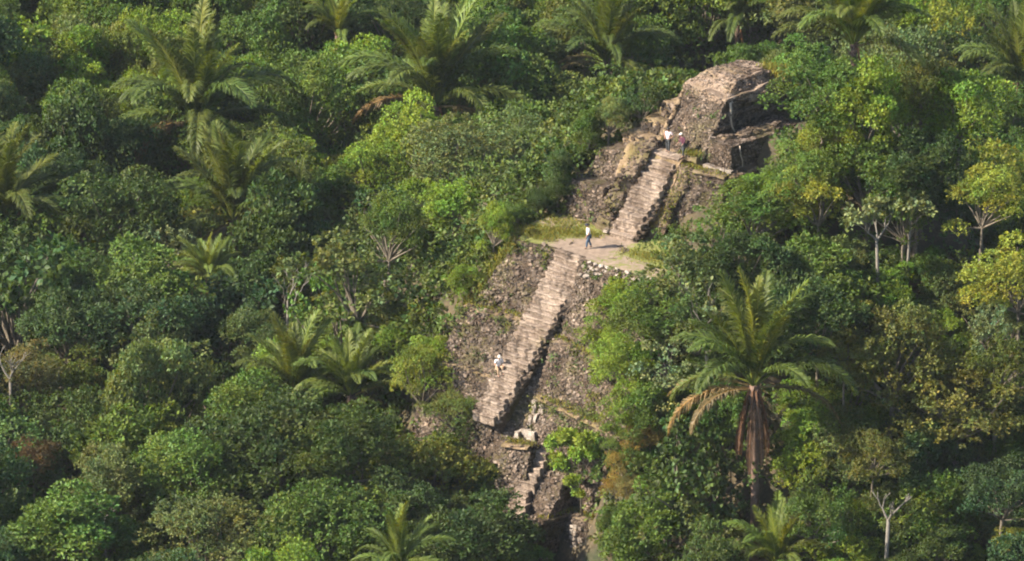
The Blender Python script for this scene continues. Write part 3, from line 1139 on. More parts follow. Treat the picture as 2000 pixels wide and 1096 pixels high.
PALMS = []
palm('big palm with arching fronds at the upper left', 385, 235, 9.5, 6.6, 8, 9, 4, 3, 2, seed=3, az_dead=[3.3, 3.0, 3.9])
palm('upright palm with narrow fronds left of the centre, below the big upper-left palm', 455, 430, 8, 5.2, 11, 6, 2, 1, 1, seed=5, tone=.85)
palm('small dark drooping palm beside the bright green bushes left of centre', 585, 425, 7, 3.4, 3, 8, 3, 0, 1, seed=6, tone=.6)
palm('tall spiky palm standing alone at the top centre', 852, 205, 8.5, 6.6, 13, 7, 4, 2, 1, seed=8, az_dead=[3.3, -.2])
palm('palm with glossy upright fronds above the path to the temple', 1185, 120, 8.5, 5.2, 11, 9, 3, 3, 1, seed=9, az_dead=[3.5, 3.2, .2])
palm('palm cut by the top edge above the temple roof', 1440, 45, 5, 4.2, 9, 6, 2, 1, 1, seed=10)
palm('bushy palm with pale curling fronds at the upper right', 1668, 85, 8.5, 5.2, 10, 8, 3, 1, 1, seed=11, tone=1.15)
palm('palm cut by the right edge near the top', 1992, 160, 8.5, 5.0, 8, 8, 3, 1, 1, seed=12)
palm('palm with brown dead fronds at the left edge', 8, 425, 9, 5.4, 8, 6, 2, 4, 2, seed=13, az_dead=[.1, -.1, .35, 3.2], tone=.8)
palm('short palm with a hanging yellow-brown skirt of dead leaves', 408, 545, 8, 2.6, 7, 12, 6, 3, 12, seed=14, tone=1.3)
palm('low spreading palm behind the big dark tree, left one of two', 575, 765, 8, 4.0, 8, 7, 3, 0, 0, seed=15, tone=1.1)
palm('low spreading palm behind the big dark tree, right one of two', 685, 770, 8, 3.6, 6, 8, 3, 2, 0, seed=16, tone=1.1, az_dead=[.1, .3])
palm('tall slender palm with shaggy skirt in front of the pyramid', 1473, 752, 12.5, 5.4, 9, 5, 1, 5, 9, seed=17, lean=.02, rad=.26, az_dead=[3.3, 3.0, 3.5, 2.9, .1])
palm('young bright palm at the bottom edge under the tall slender palm', 1515, 1100, 6.5, 3.4, 5, 9, 3, 1, 0, seed=18, tone=1.2)
palm('young bright palm at the bottom edge below the dark trees', 780, 1110, 6.5, 3.2, 5, 9, 2, 0, 0, seed=19, tone=1.25)
palm('palm with olive drooping fronds beside the foot of the long staircase', 815, 850, 6.5, 3.8, 4, 8, 5, 3, 0, seed=20, tone=.9, az_dead=[.3, 2.9, 3.4])
palm('thin pale-fronded palm near the top left of centre', 660, 70, 8, 3.2, 6, 3, 0, 1, 0, seed=21, tone=1.2)

# ------------------------------------------------------------------ trees that the photograph shows one by one (pixel of the crown, radius in pixels)
HAND = [
    (1745, 700, 130, 'tufted', 'mustard-topped', 8), (1870, 790, 120, 'tufted', 'mustard-topped', 8), (1705, 890, 62, 'tufted', 'mustard-topped', 6), (1650, 690, 50, 'tufted', 'mustard-topped', 7),
    (1950, 720, 80, 'tufted', 'olive', 8),
    (545, 900, 150, 'dome', 'dark green', 8), (375, 930, 105, 'dome', 'mid green', 7), (680, 880, 90, 'dome', 'dark green', 8), (480, 800, 80, 'dome', 'mid green', 8),
    (715, 350, 72, 'clump', 'bright green', 8), (640, 400, 60, 'clump', 'mid green', 8), (760, 460, 70, 'clump', 'mid green', 8),
    (825, 740, 72, 'fine', 'yellow-green', 4.9), (885, 800, 52, 'fine', 'olive', 4.5), (850, 930, 115, 'fine', 'olive', 4.9), (950, 1060, 92, 'dome', 'dark green', 4.9), (915, 885, 62, 'dome', 'dark green', 4.5), (955, 960, 48, 'dome', 'dark green', 4.2), (1012, 1100, 42, 'dome', 'mid green', 3.4), (840, 690, 34, 'clump', 'bright green', 3.5), (905, 545, 30, 'clump', 'bright green', 2.6), (965, 450, 40, 'clump', 'bright green', 3), (1010, 425, 26, 'clump', 'mid green', 1.6), (1050, 390, 30, 'dome', 'dark green', 2.2), (1090, 370, 30, 'dome', 'dark green', 2.4), (1090, 330, 36, 'dome', 'dark green', 3), (1150, 262, 36, 'clump', 'mid green', 2.5), (1190, 235, 40, 'clump', 'grey-green', 2.5), (1255, 205, 40, 'open', 'dark green', 2.6),
    (66, 890, 56, 'fine', 'rusty orange', 8), (40, 735, 85, 'fine', 'brownish olive', 8), (135, 640, 95, 'layer', 'deep blue-green', 9), (215, 950, 80, 'dome', 'grey-green', 7), (140, 1065, 90, 'clump', 'mid green', 6),
    (20, 1010, 52, 'dome', 'mid green', 6), (620, 1040, 110, 'dome', 'mid green', 6), (400, 1060, 100, 'fine', 'grey-green', 6), (760, 1000, 80, 'dome', 'dark green', 6),
    (330, 500, 60, 'open', 'pale green', 8), (315, 690, 72, 'open', 'grey-green', 8), (490, 665, 66, 'dome', 'grey-green', 8), (560, 560, 50, 'open', 'olive', 8), (700, 560, 95, 'open', 'grey-green', 8),
    (820, 560, 85, 'clump', 'mid green', 7), (960, 420, 50, 'clump', 'bright green', 6), (905, 470, 60, 'clump', 'dark green', 7), (840, 640, 60, 'layer', 'mid green', 6),
    (900, 330, 105, 'fine', 'grey-green', 9), (1010, 300, 80, 'fine', 'grey-green', 8), (1130, 235, 85, 'dome', 'olive', 7), (1060, 350, 55, 'dome', 'dark green', 6),
    (1280, 165, 70, 'open', 'dark green', 6), (1215, 200, 60, 'open', 'mid green', 6), (1430, 105, 100, 'fine', 'grey-green', 7), (1340, 120, 70, 'clump', 'mid green', 7), (1550, 110, 80, 'fine', 'mid green', 7),
    (1610, 190, 80, 'clump', 'mid green', 6), (1700, 240, 85, 'clump', 'bright green', 7), (1880, 215, 85, 'clump', 'bright green', 8), (1800, 170, 80, 'fine', 'olive', 8),
    (1600, 290, 55, 'clump', 'yellow-green', 5), (1575, 345, 55, 'clump', 'mid green', 4.5), (1505, 375, 42, 'clump', 'bright green', 3.2), (1600, 395, 62, 'clump', 'yellow-green', 5), (1470, 430, 70, 'clump', 'mid green', 4), (1395, 462, 55, 'open', 'mid green', 3.4),
    (1312, 485, 46, 'open', 'mid green', 3), (1340, 545, 70, 'open', 'grey-green', 4), (1440, 530, 75, 'clump', 'dark green', 4.5), (1920, 400, 68, 'clump', 'yellow-green', 8), (1990, 560, 75, 'clump', 'yellow-green', 8),
    (1690, 350, 85, 'clump', 'mid green', 6), (1790, 330, 75, 'dome', 'dark green', 7), (1770, 430, 60, 'open', 'mid green', 6),
    (1220, 620, 60, 'clump', 'bright green', 3.4), (1205, 590, 34, 'clump', 'bright green', 2.6), (1268, 575, 44, 'open', 'mid green', 3), (1200, 665, 40, 'clump', 'bright green', 2.8), (1196, 760, 40, 'clump', 'bright green', 3), (1250, 720, 60, 'clump', 'bright green', 4), (1190, 815, 34, 'layer', 'bright green', 3), (1265, 810, 58, 'clump', 'mid green', 4.5), (1212, 715, 62, 'layer', 'bright green', 3.6), (1270, 650, 60, 'clump', 'mid green', 4), (1230, 790, 62, 'layer', 'bright green', 4), (1300, 720, 70, 'open', 'pale green', 5),
    (1245, 860, 36, 'fine', 'golden', 4.5), (1218, 905, 32, 'fine', 'golden', 4.2), (1205, 950, 28, 'fine', 'golden', 3), (1240, 960, 42, 'fine', 'brownish olive', 4.2), (1270, 845, 34, 'fine', 'golden', 4.6),
    (1345, 945, 110, 'open', 'dark green', 7), (1295, 1040, 90, 'clump', 'mid green', 6), (1240, 1080, 40, 'dome', 'dark green', 3.5), (1198, 1015, 26, 'clump', 'mid green', 1.8), (1202, 1065, 26, 'clump', 'mid green', 1.8), (1385, 1045, 80, 'open', 'grey-green', 6),
    (1600, 1010, 85, 'layer', 'mid green', 7), (1960, 960, 80, 'layer', 'deep blue-green', 8), (1600, 640, 80, 'clump', 'dark green', 7), (1930, 650, 50, 'open', 'pale green', 8), (1985, 1060, 45, 'fine', 'yellow-green', 6),
]
SMALL_BRIGHT = [(1085, 865, 26), (1110, 855, 24), (1095, 905, 24), (1130, 885, 26), (1150, 860, 24), (1120, 940, 18), (1160, 885, 22), (1128, 965, 15)]
for h in HAND:
    tree_at(*h[:5], h[5], squash=(.85 if h[3] == 'tufted' else 1))

# the feathery bright sapling before the foot of the pyramid: one stem, leaf tufts held out in tiers
def sapling():
    me, lc, lr = make_crown('leaf_tuft', 900, lobes=7, per_lobe=9, per=8, L=.3, wid=.17, flat=.4, lobe_r=(.3, .5), spread=.7, out=.1, rad=.85, droop=.1)
    me.materials.append(M_LEAF)
    root = link('sapling', None)
    base = uvz(6.0, -7.4, -15.45)
    root.location = base
    tag(root, 'feathery bright yellow-green sapling spread over the pyramid foot', 'sapling')
    b = Buf()
    top = Vector((-.3, -.3, 3.2))
    v, f = tube([Vector((0, 0, -.1)), Vector((-.1, -.2, 1.6)), top], [.09, .07, .05], 6)
    b.add(v, f)
    for (x, y, q) in SMALL_BRIGHT:
        w = ray(x, y)
        n = VX
        t = (-8.6 + rnd.uniform(-.5, .4) - CAM @ n) / (w @ n)
        p = Vector(CAM + t * w) - base
        a = top.lerp(Vector((0, 0, 0)), rnd.uniform(0, .5))
        v, f = tube([a, a.lerp(p, .5) + Vector((0, 0, .2)), p], [.035, .025, .012], 5)
        b.add(v, f)
        o = link('leaf_tuft', me, root)
        o.location = p
        o.scale = (q / 25, q / 25, q / 25)
        o.rotation_euler = (0, 0, rnd.uniform(0, 6))
        o.color = (.17, .24, .03, 1)
    link('stem', b.mesh('stem', True), root, M_BARK)


sapling()

for (u_, v_, z_, r_, kd, cn) in ((-4.5, 17, 5.2, 1.9, 'open', 'dark green'), (-2.4, 19, 7.0, 2.0, 'clump', 'mid green'), (-.2, 20.2, 7.6, 2.1, 'fine', 'grey-green'), (2.2, 20.6, 7.6, 2.2, 'clump', 'mid green'), (4.6, 20, 7.2, 2.1, 'fine', 'grey-green'), (6.8, 18.6, 6.2, 2.0, 'clump', 'bright green')):
    p = np.array(uvz(u_, v_, z_))
    add_tree(p, terrain(p[0], p[1]), r_, kd, cn)

# ------------------------------------------------------------------ the rest of the forest, spread over the land
def crowd(px, py, rp, k, xy, rad):
    for T in TREES:
        d = math.hypot(px - T[3], (py - T[4]))
        if k < T[6] and T[8:] == [] and abs(px - T[3]) < .6 * (T[5] + rp) and -.8 * T[5] < py - T[4] < .3 * T[5] + (1.5 if T[1] == 'rusty orange' else .8) * rp:
            return True
        g = T[0].location
        if math.hypot(xy[0] - g.x, xy[1] - g.y) < (rad + T[5] * T[6] / FPX) * .44:
            return True
    if k < 345 and abs(px - 1488) < rp * 1.15 and 700 < py and py - rp * 1.1 < 1030:
        return True
    for (qx, qy, s, t) in PALMS:
        d = math.hypot(px - qx, (py - (qy - s * .35)))
        if k < t + 1 and d < max(.62 * s, 62) + .6 * rp:
            return True
    return False


cells = [(x, y) for x in np.arange(-62, 62, 4.6) for y in np.arange(-58, 118, 4.6)]
rnd.shuffle(cells)
for (gx, gy) in cells:
    x, y = gx + rnd.uniform(-2, 2), gy + rnd.uniform(-2, 2)
    gz = terrain(x, y)
    on_mound = gz > GROUND + 3
    hc = rnd.uniform(2.4, 4.4) if on_mound else rnd.uniform(4.4, 8.8)
    rad = rnd.uniform(1.9, 3.2) if on_mound else rnd.choice([rnd.uniform(2.2, 3.2), rnd.uniform(3, 4.8)])
    p = np.array([x, y, gz + hc])
    px, py, k = project(p)
    rp = rad * FPX / k
    if px < -rp * 1.2 or px > 2000 + rp * .9 or py < -rp * .9 or py > 1096 + rp * .9:
        continue
    if rocky(*to_uv(x, y), .6) or crowd(px, py, rp, k, (x, y), rad) or blocks_view(p, rad) or shades(p, rad) > 0:
        continue
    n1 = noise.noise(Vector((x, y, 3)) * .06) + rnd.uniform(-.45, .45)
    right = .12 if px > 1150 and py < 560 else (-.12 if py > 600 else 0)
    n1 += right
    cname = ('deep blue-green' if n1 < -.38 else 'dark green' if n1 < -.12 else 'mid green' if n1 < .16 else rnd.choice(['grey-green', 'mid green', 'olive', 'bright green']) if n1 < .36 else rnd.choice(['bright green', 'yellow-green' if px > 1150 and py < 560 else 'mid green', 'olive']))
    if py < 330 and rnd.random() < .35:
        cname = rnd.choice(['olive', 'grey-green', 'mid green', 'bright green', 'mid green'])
    kind = rnd.choices(['dome', 'clump', 'fine', 'open', 'layer'], [4, 4, 4, 2, 1.4])[0]
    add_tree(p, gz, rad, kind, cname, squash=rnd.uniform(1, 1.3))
    TREES[-1].append('fill')

# gaps that would show bare ground: low shrubs
for py in range(20, 1110, 34):
    for px in range(10, 2000, 40):
        x, y = px + rnd.uniform(-14, 14), py + rnd.uniform(-12, 12)
        if inside(x, y, CLEAR):
            continue
        if any(math.hypot((x - T[3]) / T[5], (y - T[4]) / (T[5] * .95)) < .86 for T in TREES):
            continue
        if any(math.hypot(x - q[0], y - (q[1] - q[2] * .3)) < q[2] * .5 for q in PALMS):
            continue
        if x < 190 and 800 < y < 1010 or abs(x - 408) < 100 and 500 < y < 690:
            continue
        hc = rnd.uniform(1.4, 2.4)
        p, t = ray_ground(x, y, hc)
        rad = rnd.uniform(1.3, 2.0)
        u, v = to_uv(p[0], p[1])
        if rocky(u, v, .3) or abs(x - 1488) < 60 and 740 < y < 1090 or blocks_view(p, rad * .8) or shades(p, rad) > 1:
            continue
        add_tree(p, terrain(p[0], p[1]), rad, rnd.choice(['clump', 'fine', 'dome', 'clump']), rnd.choice(['mid green', 'bright green', 'grey-green', 'dark green', 'mid green']), shrub=True)

# ------------------------------------------------------------------ bare and half-bare trees
def bare_tree(label, px, py, hc, height, seed, mat=M_PALE, spread=.5, r0=.1, leaves=0, leafcol='pale green', depth=4):
    r = random.Random(seed)
    p, t = ray_ground(px, py, hc)
    while t < 500 and rocky(*to_uv(p[0], p[1]), .5):
        p, t = ray_ground(px, py, hc, t + 2)
    gz = terrain(p[0], p[1])
    root = link('bare_tree', None)
    root.location = (p[0], p[1], gz)
    tag(root, label, 'tree', 'bare and half-bare trees')
    b = Buf()
    tips = []

    def grow(a, d, ln, rr, lev):
        m = a + d * ln * .5 + Vector((r.uniform(-1, 1), r.uniform(-1, 1), r.uniform(-.3, .3))) * ln * .09
        e = a + d * ln + Vector((r.uniform(-1, 1), r.uniform(-1, 1), 0)) * ln * .08
        v, f = tube([a, m, e], [rr, rr * .85, rr * .66], 5, False)
        br.add(v, f)
        if lev == 0:
            tips.append(e)
            return
        for _ in range(r.choice([2, 2, 3])):
            nd = (d + Vector((r.uniform(-1, 1), r.uniform(-1, 1), r.uniform(-.35, .6))) * spread).normalized()
            grow(e, nd, ln * r.uniform(.6, .82), rr * .62, lev - 1)
    h = p[2] - gz
    v, f = tube([(0, 0, -.1), (r.uniform(-.2, .2), r.uniform(-.2, .2), h * .5), (0, 0, h)], [r0 * 1.6, r0 * 1.25, r0], 7)
    tr = link('trunk', pymesh('trunk', v, f, [(1, 1, 1, 1)] * len(v), True), root, mat)
    br = Buf()
    for _ in range(3):
        grow(Vector((0, 0, h - .05)), (Vector((r.uniform(-1, 1), r.uniform(-1, 1), 1.2)) * 1).normalized(), height * .34, r0 * .8, depth - 1)
    link('branches', br.mesh('branches', True), root, mat)
    if leaves:
        rg = np.random.default_rng(seed)
        C = np.array([tuple(q) for q in tips])
        C = np.repeat(C, leaves, 0) + rg.normal(0, .22, (len(C) * leaves, 3))
        q, tt = rosettes(rg, C, unit(rg.normal(0, .4, C.shape) + np.array([0, 0, 1.])), 6, .3, .36, .4, tints(len(C), rg))
        o = link('crown', quadmesh('crown', q, tt), root, M_LEAF)
        o.color = (*COLORS[leafcol], 1)
    return root


bare_tree('slender pale-trunked tree with sparse light leaves right of the temple', 1712, 470, 6, 3.2, 2, leaves=3, r0=.1, spread=.7)
bare_tree('thin straight pale tree right of its sparse-leaved neighbour', 1778, 440, 6, 2.6, 3, leaves=3, r0=.08, spread=.6)
bare_tree('bare grey crooked tree left of the centre', 562, 605, 7, 4.0, 4, spread=.75, r0=.09)
bare_tree('leaning bare tree between the terrace bushes and the tall palm', 1380, 640, 6, 3.6, 5, spread=.75, r0=.1, leaves=1)
bare_tree('small forked bare tree near the bottom right', 1735, 1015, 6, 2.4, 7, spread=.6, r0=.12)
bare_tree('bare twiggy tree at the left edge', 20, 740, 9, 3.0, 8, spread=.7, r0=.1)
bare_tree('thin bare tree near the bottom, left of the big dark tree', 205, 1010, 6, 1.8, 9, spread=.5, r0=.06)
bare_tree('bare-limbed tree right of the bare crooked one', 690, 590, 7, 3.0, 10, spread=.8, r0=.08, leaves=1, leafcol='grey-green')
bare_tree('two-stemmed sapling in shade behind the buttress', 1015, 385, 4.5, 2.0, 13, spread=.5, r0=.08, leaves=2, leafcol='mid green')

# ------------------------------------------------------------------ undergrowth and grass
def undergrowth():
    """low bushes everywhere between the trees, too many to count"""
    r = np.random.default_rng(50)
    C, Nn, T = [], [], []
    bushes = 0
    while bushes < 4300:
        x, y = r.uniform(-62, 64), r.uniform(-62, 122)
        if bushes > 3500:
            e = uvz(r.uniform(-14, 13), r.uniform(-14, 22), 0)
            x, y = e.x, e.y
        z = terrain(x, y)
        u, v = to_uv(x, y)
        px, py, k = project((x, y, z))
        if not (-120 < px < 2120 and -80 < py < 1350):
            continue
        if rocky(u, v, .4) or v < -8 and (inside(px, py - 45, CLEAR) or inside(px, py - 100, CLEAR)):
            continue
        bushes += 1
        rad = r.uniform(.7, 1.7) if bushes <= 3500 else r.uniform(.5, 1.0)
        m = 20 if bushes <= 3500 else 16
        d = unit(r.normal(size=(m, 3)))
        d[:, 2] = abs(d[:, 2])
        near = -10 < u < 13 and -17 < v < 22
        C.append(np.array([x, y, z + r.uniform(0, .5 if near else 2.2)]) + d * rad * np.array([1, 1, r.uniform(.7, 1.3)]))
        Nn.append(unit(d + np.array([0, 0, .5])))
        T.append(tints(1, r, .22, .14)[0] * tints(m, r, .14, .06))
    C, Nn, T = np.concatenate(C), np.concatenate(Nn), np.concatenate(T)
    q, t = rosettes(r, C, Nn, 6, .31, .3, .5, T)
    o = link('undergrowth', quadmesh('undergrowth', q, t), None, M_LEAF)
    o.color = (.08, .12, .026, 1)
    tag(o, 'leafy undergrowth covering the forest floor', 'undergrowth', kind='stuff')


undergrowth()


def forest_beyond():
    """the jungle going on outside the picture, one mass"""
    r = np.random.default_rng(77)
    C, Nn, T = [], [], []
    for gx in np.arange(-105, 106, 5.2):
        for gy in np.arange(-95, 176, 5.2):
            x, y = gx + r.uniform(-2, 2), gy + r.uniform(-2, 2)
            z = terrain(x, y)
            rad = r.uniform(2.6, 4.4)
            hc = r.uniform(4, 7.5)
            px, py, k = project((x, y, z + hc))
            rp = rad * FPX / k * 1.15
            if -rp < px < 2000 + rp and -rp < py < 1096 + rp * 1.2:
                continue
            d = unit(r.normal(size=(90, 3)))
            d[:, 2] = np.where(d[:, 2] < -.5, -d[:, 2], d[:, 2])
            C.append(np.array([x, y, z + hc]) + d * rad * r.uniform(.7, 1.05, (90, 1)) * np.array([1, 1, .9]))
            Nn.append(unit(d + np.array([0, 0, .5])))
            T.append(tints(1, r, .22, .14)[0] * tints(90, r, .14, .06))
    C, Nn, T = np.concatenate(C), np.concatenate(Nn), np.concatenate(T)
    q, t = rosettes(r, C, Nn, 3, .75, .34, .45, T)
    o = link('forest', quadmesh('forest', q, t), None, M_LEAF)
    o.color = (.085, .125, .024, 1)
    tag(o, 'unbroken jungle continuing beyond the edges of the picture', 'forest', kind='stuff')


forest_beyond()


def creepers():
    """weeds and vines rooted in the joints and spilling over the ledges"""
    r = np.random.default_rng(91)
    C, Nn, T = [], [], []

    def face(a, b, c, d, n, edge):
        a, b, c, d = (np.array(uvz(*q)) for q in (a, b, c, d))
        for _ in range(int(n * .55)):
            s_ = 1 - abs(r.normal(0, .16)) if edge == 1 else abs(r.normal(0, .12)) if edge == -1 else r.random()
            t_ = r.choice([r.random(), 1 - abs(r.normal(0, .08)), abs(r.normal(0, .06))])
            s_, t_ = min(1, max(0, s_)), min(1, max(0, t_))
            p = (a + (b - a) * s_) * (1 - t_) + (d + (c - d) * s_) * t_
            m = int(r.integers(4, 11))
            w = r.uniform(.1, .34)
            C.append(p + r.normal(0, w, (m, 3)) * np.array([1, 1, .9]) - VX * .12)
            Nn.append(unit(np.tile(-VX * .7 + np.array([0, 0, .8]), (m, 1)) + r.normal(0, .4, (m, 3))))
            T.append(tints(1, r, .25, .2)[0] * tints(m, r, .15, .06))
    face((-6.5, -4.4, -4.4), (-1.9, -3.5, -4.4), (-1.9, -1.3, 0), (-4.7, -2.0, 0), 34, 0)
    face((-6.5, -4.4, -4.4), (-1.9, -3.5, -4.4), (-1.9, -1.3, 0), (-4.7, -2.0, 0), 26, -1)
    face((-7.2, -7.1, -7.8), (-2.2, -6.5, -7.8), (-1.9, -4.6, -4.4), (-6.7, -5.5, -4.4), 34, 0)
    face((-7.2, -7.1, -7.8), (-2.2, -6.5, -7.8), (-1.9, -4.6, -4.4), (-6.7, -5.5, -4.4), 30, -1)
    face((1.2, -4.2, -4.9), (6.8, -5.2, -4.9), (6.8, -1.6, -.1), (1.2, -2, -.1), 40, 0)
    face((1.2, -4.2, -4.9), (6.8, -5.2, -4.9), (6.8, -1.6, -.1), (1.2, -2, -.1), 50, 1)
    face((1.2, -6.1, -8.5), (6.8, -7, -8.5), (6.8, -6.1, -4.9), (1.2, -4.9, -4.9), 40, 0)
    face((1.2, -6.1, -8.5), (6.8, -7, -8.5), (6.8, -6.1, -4.9), (1.2, -4.9, -4.9), 50, 1)
    face((1.2, -7.5, -12.3), (6.8, -8, -12.3), (6.8, -7.4, -8.5), (1.2, -6.7, -8.5), 70, 0)
    face((-5.4, 3.7, -.1), (-2.8, 4.3, -.1), (-2.9, 5, 2.4), (-5.5, 4.8, 2.4), 16, 0)
    face((-5.4, 5.9, 2.3), (-2.9, 6.2, 2.3), (-2.9, 7, 4.3), (-4.9, 6.7, 4.3), 12, -1)
    face((1.9, 5, .5), (5.7, 6.8, .5), (5.6, 7.5, 4.3), (1.9, 7.2, 4.3), 26, 0)
    face((-1.2, 8.6, 4.9), (3.2, 7.9, 4.9), (3.2, 10.5, 8.5), (-1.2, 11.2, 8.5), 10, 0)
    C, Nn, T = np.concatenate(C), np.concatenate(Nn), np.concatenate(T)
    q, t = rosettes(r, C, Nn, 5, .17, .28, .5, T)
    o = link('creepers', quadmesh('creepers', q, t), None, M_LEAF)
    o.color = (.1, .125, .03, 1)
    tag(o, 'weeds and creepers rooted in the joints of the pyramid walls', 'weeds', kind='stuff')


creepers()


def grass():
    r = np.random.default_rng(60)
    pts = []

    def strip(a, b, w, n, h):
        a, b = np.array(uvz(*a)), np.array(uvz(*b))
        f = r.random((n, 1))
        p = a + (b - a) * f + r.normal(0, 1, (n, 3)) * np.array([w, w, .03])
        pts.append((p, np.full(n, h)))
    strip((-6, -.2, .06), (-2.4, 1.6, .06), .5, 2200, .14)
    strip((-5.5, -.6, .06), (-3, -.2, .06), .4, 1200, .12)
    strip((-5.6, 2.4, .06), (-3, 2.8, .06), .6, 800, .14)
    strip((-2.2, 1.7, .06), (-1.2, 2.4, .06), .35, 500, .16)
    strip((2.6, 1.2, .06), (7, 2.4, .06), .6, 1200, .18)
    strip((-6.6, -4.9, -4.35), (-2.2, -3.9, -4.3), .16, 500, .2)
    strip((1.2, -4.45, -4.75), (9, -6.1, -4.8), .16, 700, .22)
    strip((1.3, -6.3, -8.35), (9, -7.7, -8.4), .16, 400, .22)
    strip((-7, -4.6, -4.8), (-5.2, -1.6, -.2), .25, 900, .4)
    strip((2.0, 7.4, 4.55), (5.4, 7.6, 4.55), .2, 500, .2)
    strip((-1.6, 3.4, 1.2), (-1.5, 7.6, 5.6), .3, 260, .13)
    strip((2.5, 4.6, 1.0), (2.5, 7.2, 4.5), .25, 400, .16)
    strip((1.6, 7.9, 5.2), (3.0, 7.8, 5.3), .2, 260, .3)
    strip((2.3, 16, 9.2), (3.4, 16.6, 8.9), .4, 700, .6)
    strip((4.3, -9.7, -15.35), (4.9, -7.3, -15.35), .18, 350, .2)
    strip((4.9, -7.2, -15.35), (8, -7.1, -15.35), .2, 350, .25)
    strip((.5, -8.7, -11.05), (2.2, -8.2, -11.05), .25, 350, .14)
    P = np.concatenate([a for a, _ in pts])
    H = np.concatenate([b for _, b in pts])[:, None]
    n = len(P)
    d = unit(r.normal(0, .35, (n, 3)) + np.array([0, 0, 1.]))
    s = unit(np.cross(d, r.normal(size=(n, 3))))
    ln = H * r.uniform(.6, 1.4, (n, 1))
    q = np.stack([P - s * .02, P - s * .012 + d * ln * .6, P + d * ln + r.normal(0, .05, (n, 3)), P + s * .02], 1)
    o = link('grass', quadmesh('grass', q, tints(n, r, .25, .16)), None, M_GRASS)
    o.color = (.2, .2, .045, 1)
    tag(o, 'sunlit grass tufts on the ledges and terrace of the pyramid', 'grass', kind='stuff')


grass()


# ------------------------------------------------------------------ people
SKIN = flat_material('skin', (.36, .2, .13), .6, .1)


def skinned(name, J, E, parent, mat, sub=2, rootv=0):
    names = list(J)
    me = bpy.data.meshes.new(name)
    me.from_pydata([J[k][0] for k in names], [(names.index(a), names.index(b)) for a, b in E], [])
    o = link(name, me, parent, mat)
    md = o.modifiers.new('skin', 'SKIN')
    md.use_smooth_shade = True
    for i, k in enumerate(names):
        r = J[k][1]
        me.skin_vertices[0].data[i].radius = (r, r) if isinstance(r, (int, float)) else r
        me.skin_vertices[0].data[i].use_root = (i == rootv)
    sd = o.modifiers.new('subdivision', 'SUBSURF')
    sd.levels = sd.render_levels = sub
    return o


